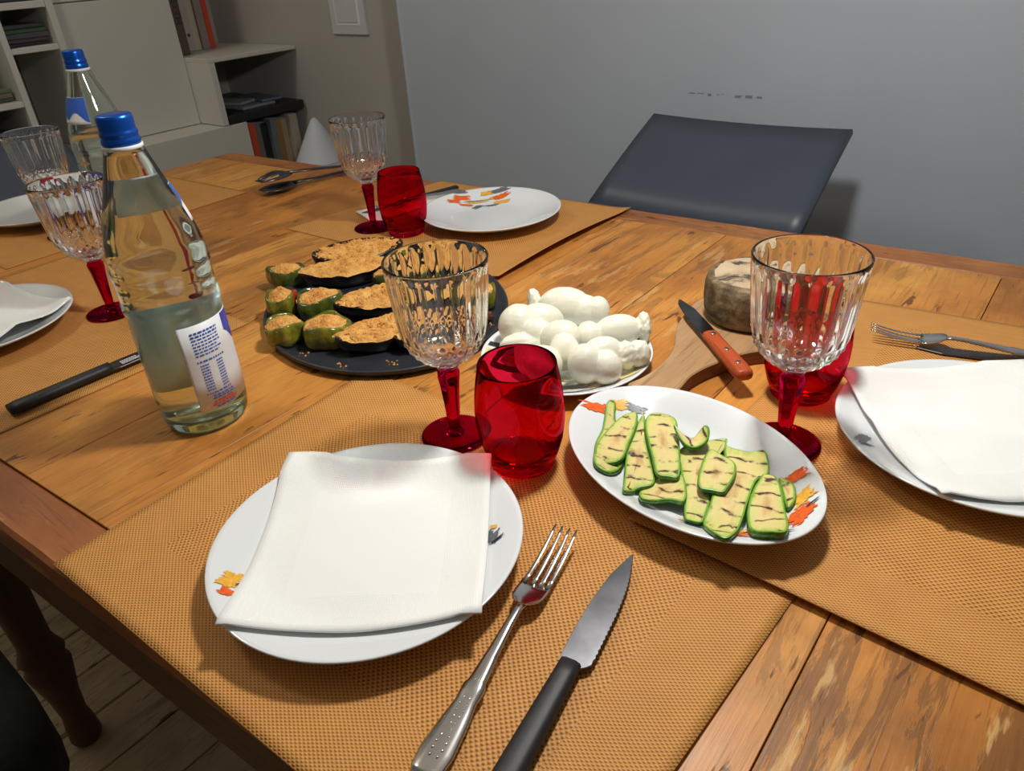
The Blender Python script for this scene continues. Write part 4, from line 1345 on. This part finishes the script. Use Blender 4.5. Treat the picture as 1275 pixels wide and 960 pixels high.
pepper('stuffed olive green pepper lying open beside the front aubergine', -0.701, 0.496, 0.0300, 0.029, 'pepper', 4.7, 5, (1.05, 0.95), 0.6)
pepper('dark curled stuffed pepper behind the wine glass rim', -0.752, 0.662, 0.0285, 0.026, 'pepper_dark', 5.5, 3, (1.2, 0.75), 0.8)
pepper('small stuffed green pepper at the right edge of the dark platter', -0.601, 0.676, 0.0195, 0.028, 'pepper', 6.2, 5)
pepper('stuffed pepper in the back left of the platter beside the long aubergine', -0.903, 0.590, 0.0250, 0.026, 'pepper_dark', 7.4, 4, (1.2, 0.8), 0.7)
pepper('small stuffed pepper behind the wine glass bowl', -0.672, 0.668, 0.0230, 0.026, 'pepper_dark', 8.1, 4)
def aubergine(label, a, b, w, h, seed, dome=0.008, lean=0.0, cover=1.04):
    L = math.hypot(b[0] - a[0], b[1] - a[1]); az = math.atan2(b[1] - a[1], b[0] - a[0])
    t = thing('stuffed_aubergine', label, 'stuffed aubergine', T((a[0] + b[0]) / 2, (a[1] + b[1]) / 2, SZ), az, 'breadcrumbed aubergine halves')
    hx = L / 2
    n = 48
    V, F = [], []
    prof = [(0.10, 0.0), (0.55, 0.0), (0.80, 0.12), (0.95, 0.45), (1.0, 0.85), (0.98, 1.0), (0.90, 0.97)]
    for (q, zz) in prof:
        for i in range(n):
            th = 2 * PI * i / n
            c, s = math.cos(th), math.sin(th)
            ww = w * (1 - 0.45 * c * c * (1 if c > 0 else 0.8))
            V.append((hx * q * c, ww * q * s, h * zz + lean * ww * s + 0.004 * c * c * zz))
    for k in range(len(prof) - 1):
        for i in range(n):
            j = (i + 1) % n
            F.append((k * n + i, k * n + j, (k + 1) * n + j, (k + 1) * n + i))
    F.append(tuple(reversed(range(n))))
    mobj('aubergine_skin', V, F, 'aubergine', t)
    v, f = crumb_top(hx * min(1.0, cover), w * cover, h * 0.97, dome, seed, point=0.55, rough=2.2)
    v = [(x, y, z + lean * y + 0.004 * (x / hx) ** 2) for x, y, z in v]
    bits = crumb_bits(0, 0, hx * 0.95, w * 0.92, h * 0.99, 260, seed, 0, dome)
    bits = [([(x, y, z + lean * y + 0.004 * (x / hx) ** 2) for x, y, z in q], g) for q, g in bits]
    mobj('crumb_topping', *merge([(v, f)] + bits), 'crumb', t, False)
    return t
aubergine('long aubergine half with shiny dark rim at the back of the platter', (-0.905, 0.640), (-0.824, 0.754), 0.029, 0.026, 1.2, 0.005, 0.25, 0.90)
aubergine('crumbed aubergine half behind the peppers, left back of the platter', (-0.872, 0.590), (-0.786, 0.694), 0.031, 0.023, 2.2, 0.011, 0.0, 1.10)
aubergine('crumbed aubergine half in the middle of the platter beside the glass', (-0.748, 0.545), (-0.664, 0.660), 0.034, 0.021, 3.4, 0.012, 0.0, 1.10)
aubergine('front aubergine half showing its dark skin at the platter edge', (-0.664, 0.478), (-0.612, 0.580), 0.0250, 0.022, 4.6, 0.009, 0.15)
aubergine('crumbed aubergine half behind the wine glass stem top', (-0.606, 0.520), (-0.566, 0.614), 0.026, 0.020, 5.1, 0.010)
aubergine('crumbed aubergine half at the back right, seen through the wine glass', (-0.770, 0.710), (-0.690, 0.745), 0.026, 0.022, 6.3, 0.009)
o = mobj('brown_crust_piece', *merge([ellip((0, 0, 0.010), (0.016, 0.012, 0.010), (0.6, 0), bumpy=0.35, seed=4), ellip((0.008, 0.008, 0.008), (0.010, 0.009, 0.008), (0.2, 0), bumpy=0.4, seed=9)]), 'sausage', None, True, T(-0.578, 0.634, SZ))
tag(o, 'small brown crusty piece at the right rim of the dark platter', 'food')
rr = random.Random(3)
pc = []
for (x, y, n) in ((-0.560, 0.610, 14), (-0.556, 0.640, 6), (-0.594, 0.500, 10), (-0.640, 0.465, 7), (-0.565, 0.580, 4), (-0.79, 0.475, 5), (-0.70, 0.455, 5)):
    pc += crumb_bits(x + 0.72, y - 0.605, 0.010, 0.008, SZ + 0.0008, n, rr.randint(0, 999))
o = mobj('loose_crumbs', *merge(pc), 'crumb', None, False, T(-0.72, 0.605, 0.0))
tag(o, 'loose toasted crumbs scattered on the dark platter', 'crumbs', None, 'stuff')

# ------------------------------------------------------------------ cheese board
BD = [(-0.3300, 0.5865), (-0.3050, 0.5890), (-0.2828, 0.5925), (-0.2815, 0.6090), (-0.2830, 0.6361), (-0.2777, 0.6616), (-0.2692, 0.6834), (-0.2580, 0.7080), (-0.2420, 0.7280), (-0.2180, 0.7480), (-0.2020, 0.7800), (-0.2020, 0.8250), (-0.2250, 0.8650), (-0.2650, 0.8860), (-0.3100, 0.8780), (-0.3450, 0.8480), (-0.3590, 0.8140), (-0.3570, 0.7740), (-0.3470, 0.7290), (-0.3270, 0.6830), (-0.3215, 0.6400), (-0.3250, 0.6080)]
bx_, by_ = -0.28, 0.76
pl = smooth_poly([(x - bx_, y - by_) for x, y in BD], 6)
pl = [p for p in pl]
cb = thing('cheese_board', 'wooden paddle board with a flared handle under the whole cheese', 'board', T(bx_, by_, 0.0), 0)
v, f = slab(pl, 0.0004, 0.0180, 0.0014)
n_ = len(pl)
fm_ = [1 if i < 2 * n_ else 0 for i in range(len(f))]
mobj('board_body', v, f, 'board', cb, False, None, None, None, ['board_end'], fm_)
chz = [(0.0, 0.0), (0.048, 0.0), (0.054, 0.003), (0.0575, 0.012), (0.0584, 0.028), (0.0576, 0.045), (0.0552, 0.0520), (0.0505, 0.0545), (0.030, 0.0536), (0.0, 0.0530)]
cp = []
for a, b in zip(chz, chz[1:]):
    for q in range(4):
        cp.append((a[0] + (b[0] - a[0]) * q / 4, a[1] + (b[1] - a[1]) * q / 4))
cp.append(chz[-1])
v, f = lathe(cp, 96, lambda r, z, th, k: r, False, False)
v = [(x * (1 + 0.022 * nz(x, y, z, 38)), y * (1 + 0.022 * nz(x, y, z, 38)), z + 0.0011 * nz(x, y, 0, 55) * (1 if z > 0.02 else 0)) for x, y, z in v]
o = mobj('whole_cheese', v, f, 'rind', None, True, T(-0.286, 0.806, 0.0180))
tag(o, 'small whole cheese with a mottled brown rind on the wooden board', 'cheese')
# small knife with riveted wooden handle
tip, end = Vector((-0.373, 0.788)), Vector((-0.2305, 0.6525))
d = (tip - end).normalized()
kn = thing('paring_knife', 'small knife with a riveted red wood handle across the board edge', 'knife', T(end.x, end.y, 0.0195), math.atan2(d.y, d.x) - PI / 2)
LK = (tip - end).length
hl = 0.098
hs = [(0.0, 0.006, 0.0078, 0.0050), (0.004, 0.006, 0.0100, 0.0062), (0.02, 0.006, 0.0106, 0.0064), (0.05, 0.006, 0.0094, 0.0062), (0.08, 0.006, 0.0088, 0.0060), (hl - 0.002, 0.006, 0.0092, 0.0058), (hl, 0.006, 0.0085, 0.0050)]
hd = mobj('handle', *strip(hs), 'knife_wood', kn)
for yy in (0.020, 0.050, 0.088):
    rv = mobj('rivet', *lathe([(0.0, 0.0114), (0.0030, 0.0114), (0.0032, 0.0122), (0.0026, 0.0127), (0.0, 0.0128)], 16, None, False, False), 'steel', hd, True, (0, yy, 0.0))
v, f = slab([(-0.0080, hl - 0.004), (-0.0092, hl + 0.010), (-0.0095, hl + 0.05), (-0.0060, LK - 0.012), (-0.0010, LK), (0.0020, LK - 0.003), (0.0085, LK - 0.030), (0.0098, hl + 0.02), (0.0092, hl - 0.004)], 0.0050, 0.0066, 0.0005)
mobj('blade', v, f, 'steel_dull', kn, False)
mobj('bolster', *box(-0.0088, 0.0088, hl - 0.003, hl + 0.006, 0.0032, 0.0088, 0.0012), 'steel_dull', kn, False)

# ------------------------------------------------------------------ chairs
def make_chair(label, loc, rz):
    """origin on the floor; the sitter faces -y"""
    t = thing('shell_chair', label, 'chair', loc, rz, 'dark slate shell chairs')
    # back and seat in one bent shell: section curve in (y, z)
    sec = [(0.500, 0.833), (0.440, 0.806), (0.375, 0.775), (0.310, 0.742), (0.252, 0.710)]
    def shell(sec, wt, wb, name, mat):
        V, F = [], []
        m = 17
        for k, (y, z) in enumerate(sec):
            s = k / (len(sec) - 1)
            w = wt * (1 - s) + wb * s
            for i in range(m):
                q = i / (m - 1) * 2 - 1
                V.append((q * w, y + 0.004 * (1 - q * q), z - 0.006 * (1 - q * q)))
        for k in range(len(sec) - 1):
            for i in range(m - 1):
                a = k * m + i
                F.append((a, a + m, a + m + 1, a + 1))
        o = mobj(name, V, F, mat, t)
        md = o.modifiers.new('shell', 'SOLIDIFY'); md.thickness = 0.010; md.offset = 0
        return o
    shell(sec, 0.2055, 0.2120, 'backrest', 'chair')
    shell([(0.252, 0.710), (0.216, 0.684), (0.196, 0.648), (0.180, 0.600), (0.160, 0.545), (0.120, 0.495), (0.070, 0.468), (0.01, 0.458)], 0.2120, 0.2200, 'back_curve', 'chair')
    shell([(0.01, 0.458), (-0.10, 0.452), (-0.24, 0.455), (-0.31, 0.450), (-0.335, 0.438)], 0.2200, 0.2150, 'seat', 'chair')
    for sx in (-1, 1):
        for y0, y1 in ((-0.24, -0.30), (0.06, 0.16)):
            mobj('leg', *tube([(sx * 0.15, y0, 0.448), (sx * 0.19, y1, 0.0)], [0.012, 0.009], 10), 'chair_metal', t)
    return t
ch = make_chair('dark slate shell chair with wide low back, at the wall side of the table', (-0.5895, 1.0, 0), 0.0)
dup(ch, (-1.595, 0.590, 0), PI / 2, 'dark slate shell chair at the left end of the table, behind the wine glasses')
# padded chair in front, only a corner seen at the lower left
t = thing('padded_chair', 'dark green padded chair at the lower left, below the table edge', 'chair', (-0.945, -0.035, 0), 0.0)
def cushion(x0, x1, y0, y1, z0, z1, rnd=0.06):
    V, F = [], []
    n = 24
    for k, (ins, z) in enumerate(((0.04, z0), (0.0, z0 + 0.03), (0.0, z1 - 0.035), (0.02, z1 - 0.012), (0.08, z1))):
        a, b = (x1 - x0) / 2 - ins, (y1 - y0) / 2 - ins
        for i in range(n):
            th = 2 * PI * i / n
            c, s = math.cos(th), math.sin(th)
            V.append(((x0 + x1) / 2 + a * math.copysign(abs(c) ** 0.45, c), (y0 + y1) / 2 + b * math.copysign(abs(s) ** 0.45, s), z))
    for k in range(4):
        for i in range(n):
            j = (i + 1) % n
            F.append((k * n + i, k * n + j, (k + 1) * n + j, (k + 1) * n + i))
    F.append(tuple(reversed(range(n)))); F.append(tuple(4 * n + i for i in range(n)))
    return V, F
mobj('seat_cushion', *cushion(-0.22, 0.22, -0.24, 0.115, 0.33, 0.480), 'cushion', t)
mobj('seat_frame', *box(-0.18, 0.18, -0.21, 0.06, 0.30, 0.333, 0.004), 'leg_wood', t, False)
mobj('backrest', *cushion(-0.21, 0.21, -0.30, -0.235, 0.44, 0.70), 'cushion', t)
for sx in (-0.15, 0.15):
    for sy in (-0.19, 0.02):
        mobj('leg', *tube([(sx, sy, 0.305), (sx, sy, 0.0)], [0.02, 0.015], 12), 'leg_wood', t)

# ------------------------------------------------------------------ white storage wall in the recess
XF = -2.5
bc = thing('white_bookcase', 'white built-in bookcase and cupboard along the left wall', 'bookcase', (-2.7, 1.2, 0))
def bpart(name, x0, x1, y0, y1, z0, z1, mat='laminate', bev=0.0015, parent=None):
    v, f = box(x0 + 2.7, x1 + 2.7, y0 - 1.2, y1 - 1.2, TZ + z0, TZ + z1, bev)
    return mobj(name, v, f, mat, parent or bc, False)
bpart('cupboard_body', -2.98, -2.665, 1.135, 1.518, -0.745, 0.90)
bpart('door', -2.664, -2.646, 1.136, 1.517, -0.078, 0.341)
bpart('door', -2.664, -2.646, 1.136, 1.517, 0.345, 0.895)
bpart('bench', -2.98, XF, 0.20, 1.612, -0.745, -0.080)
bpart('side_panel', -2.66, XF, 1.519, 1.540, -0.078, 0.128)
bpart('shelf', -2.985, XF, 1.519, 1.886, 0.128, 0.142)
for py in (0.60, 0.790, 0.955):
    bpart('post', -2.98, -2.625, py, py + 0.018, -0.078, 0.90)
bpart('post', -2.98, -2.625, 1.112, 1.133, -0.078, 0.90)
bpart('shelf', -2.98, -2.628, 0.974, 1.111, 0.338, 0.357)
bpart('shelf', -2.98, -2.628, 0.974, 1.111, 0.222, 0.238)
bpart('shelf', -2.98, -2.628, 0.809, 0.954, 0.080, 0.096)
bpart('shelf', -2.98, -2.628, 0.809, 0.954, 0.370, 0.386)
bpart('shelf', -2.98, -2.628, 0.619, 0.789, 0.190, 0.206)
bpart('low_shelf', -2.98, XF - 0.01, 1.613, 1.886, -0.40, -0.385)
bpart('low_side', -2.98, XF - 0.01, 1.868, 1.886, -0.745, -0.40)
# books on the upper shelf
BK = [('tall brown book with dark letters on its spine, first on the wall shelf', 0.034, 0.26, srgb(92, 74, 66)), ('black paperback with grey band, second on the wall shelf', 0.030, 0.20, srgb(28, 28, 34)), ('white book with a small round mark, third on the wall shelf', 0.032, 0.235, srgb(172, 168, 160)), ('cream book beside the white one on the wall shelf', 0.028, 0.22, srgb(186, 176, 150)), ('pale grey book next to the orange one on the wall shelf', 0.030, 0.23, srgb(140, 132, 122)), ('thin orange red book, last on the wall shelf', 0.022, 0.245, srgb(196, 66, 44))]
yy = 1.556
for i, (lab, w, h, c) in enumerate(BK):
    m = plain('book_cover_%d' % i, c, 0.5, nscale=12, namp=0.08)
    xs = -2.80 + 0.012 * nz(i, 2.2, 0.5) if i else -2.715
    b = thing('book', lab, 'book', (xs, yy + w / 2, TZ + 0.1425), 0, 'books standing on the wall shelf')
    mobj('cover', *box(-0.155, 0, -w / 2 + 0.0005, w / 2 - 0.0005, 0, h, 0.002), m, b, False)
    mobj('pages', *box(-0.157, -0.01, -w / 2 + 0.003, w / 2 - 0.003, 0.003, h + 0.0006, 0), 'label', b, False)
    if i == 0:
        cu = bpy.data.curves.new('spine_text', 'FONT')
        cu.body = 'RSYTH'
        cu.size = 0.034
        cu.extrude = 0.0002
        cu.align_x = 'LEFT'; cu.align_y = 'CENTER'
        tmp = bpy.data.objects.new('spine_tmp', cu)
        LINK(tmp)
        dg = bpy.context.evaluated_depsgraph_get()
        me = bpy.data.meshes.new_from_object(tmp.evaluated_get(dg))
        bpy.data.objects.remove(tmp)
        me.materials.clear(); me.materials.append(MAT['ink_dark'])
        so = bpy.data.objects.new('spine_lettering', me)
        LINK(so); so.parent = b
        so.matrix_local = Matrix(((0, 0, 1, 0.0006), (0, 1, 0, 0.0), (-1, 0, 0, 0.200), (0, 0, 0, 1))) @ Matrix.Identity(4)
        # text runs down the spine: local x -> -z, local y -> y, facing +x
    if i in (1, 2):
        mobj('spine_mark', *lathe([(0.006, 0), (0.006, 0.0006), (0.0, 0.0007)], 14, None, False, False), 'ink_grey' if i == 1 else 'ink_dark', b, False).matrix_local = Matrix(((0, 0, 1, 0.0002), (0, 1, 0, 0), (-1, 0, 0, 0.03 if i == 1 else 0.055), (0, 0, 0, 1)))
    yy += w + (0.001 if i else 0.012)
# black tray board with papers
db = mobj('black_tray', *box(-0.24, 0.24, -0.166, 0.166, 0, 0.030, 0.003), plain('black_board', srgb(26, 27, 32), 0.4), None, False, (XF - 0.24, 1.711, TZ - 0.078))
tag(db, 'black tray board carrying grey papers, under the wall shelf', 'tray')
db.rotation_euler = (0, 0, 0)
for i, (lab, dx, dy, w, dd, rz, z, c) in enumerate([('grey folder lying lowest on the black tray', 0.0, -0.01, 0.21, 0.145, 0.03, 0.030, srgb(118, 122, 130)), ('pale grey envelope on top of the grey folder', -0.03, -0.03, 0.15, 0.10, 0.32, 0.040, srgb(150, 152, 156)), ('blue grey magazine on the right of the black tray', -0.01, 0.075, 0.20, 0.085, -0.10, 0.040, srgb(98, 106, 122))]):
    m = plain('paper_cover_%d' % i, c, 0.5)
    o = mobj('folder', *box(-w / 2, w / 2, -dd / 2, dd / 2, 0, 0.009, 0.002), m, None, False, (XF - 0.24 + dx + 0.10, 1.711 + dy, TZ - 0.078 + z + 0.0003))
    o.scale = (1.0, 1.0, 1.0)
    o.rotation_euler = (0, 0, rz)
    tag(o, lab, 'papers', 'papers on the black tray')
# books under the tray
yy = 1.622
for i, (lab, w, c) in enumerate([('red orange book under the black tray, nearest the bench', 0.026, srgb(190, 70, 46)), ('grey book next to the red orange one under the tray', 0.028, srgb(104, 102, 98)), ('black binder under the black tray', 0.036, srgb(26, 30, 34)), ('blue grey book beside the black binder', 0.020, srgb(96, 108, 116)), ('ochre book under the black tray', 0.034, srgb(146, 112, 66)), ('cream book with red edge under the tray', 0.030, srgb(168, 150, 122)), ('white book with round mark, farthest under the tray', 0.036, srgb(164, 156, 142))]):
    m = plain('low_book_%d' % i, c, 0.5, nscale=12, namp=0.08)
    b = thing('book', lab, 'book', (XF - 0.012 - 0.01 * (i % 3), yy + w / 2, TZ - 0.3845), 0, 'books under the black tray')
    mobj('cover', *box(-0.18, 0, -w / 2 + 0.0005, w / 2 - 0.0005, 0, 0.292 - 0.006 * (i % 3), 0.002), m, b, False)
    mobj('pages', *box(-0.178, -0.01, -w / 2 + 0.003, w / 2 - 0.003, 0.003, 0.2926 - 0.006 * (i % 3), 0), 'label', b, False)
    yy += w + 0.0015
# papers in the narrow compartments
pidx = 0
for (lab, y0, y1, z0, n, c) in (('stack of magazines in the upper narrow compartment', 0.978, 1.106, 0.2385, 5, srgb(84, 80, 74)), ('stack of grey papers in the lower left compartment', 0.813, 0.950, 0.0965, 3, srgb(96, 92, 86)), ('stack of dark papers below the lower left shelf', 0.813, 0.950, -0.0775, 6, srgb(74, 70, 66))):
    for k in range(n):
        m = plain('stack_paper_%d' % pidx, tuple(x * (0.6 + 0.8 * random.random()) for x in c[:3]) + (1,), 0.6)
        hgt = 0.010 + 0.004 * random.random()
        o = mobj('magazine', *box(-0.15, 0.12, y0 - (y0 + y1) / 2 + 0.003 * random.random(), y1 - (y0 + y1) / 2 - 0.006 * random.random(), 0, hgt, 0.002), m, None, False, (-2.80 + 0.03 * random.random(), (y0 + y1) / 2, TZ + z0 + 0.0003))
        pos = ['lowest', 'second', 'third', 'fourth', 'fifth', 'sixth'][k] + ' from below'
        tag(o, 'magazine, %s, in the %s' % (pos, lab), 'magazine', lab.replace('stack', 'stacks', 1))
        z0 += hgt + 0.0004
        pidx += 1
t = mobj('dark_box', *box(-0.12, 0.12, -0.065, 0.065, 0, 0.05, 0.003), plain('dark_purple_box', srgb(52, 44, 62), 0.5), None, False, (-2.77, 1.042, TZ + 0.3575))
tag(t, 'dark purple box on top of the narrow compartment at the frame top', 'box')

# wall switch
t = thing('wall_switch', 'white double light switch on the recessed wall', 'switch', (-2.175, 1.89, TZ + 0.262))
mobj('cover_plate', *box(-0.088, 0.088, -0.010, -0.0005, -0.082, 0.082, 0.003), 'switch', t, False)
mobj('rocker', *box(-0.052, 0.052, -0.0145, -0.0095, -0.044, 0.044, 0.002), 'switch', t, False)
mobj('frame_edge', *box(-0.060, 0.060, -0.0118, -0.0098, -0.052, 0.052, 0.0008), 'white_plastic', t, False)
# scuffs on the wall above the chair
rr = random.Random(21)
mk = []
for q in range(9):
    xx = -0.80 + 0.155 * q / 8 + rr.uniform(-0.01, 0.01)
    l = rr.uniform(0.006, 0.018)
    mk.append(box(xx, xx + l, -0.0006, 0.0, 0.095 + rr.uniform(-0.003, 0.002), 0.0970 + rr.uniform(0.0, 0.002)))
o = mobj('wall_scuffs', *merge(mk), plain('scuff_dirt', srgb(128, 130, 136), 0.8), bpy.data.objects['wall_back'], False, (0, 1.69, TZ))
# white cone in the corner
t = thing('white_cone', 'white cone with a rim near its base, standing behind the table corner', 'cone', (-2.225, 1.70, 0.0))
mobj('cone_top', *lathe([(0.092, 0.540), (0.088, 0.546), (0.064, 0.590), (0.034, 0.645), (0.014, 0.678), (0.006, 0.686), (0.0, 0.687)], 48, None, False, True), 'cone', t)
mobj('cone_base', *lathe([(0.07, 0.0), (0.085, 0.004), (0.095, 0.48), (0.097, 0.510), (0.096, 0.5385), (0.091, 0.5395)], 48), 'cone', t)
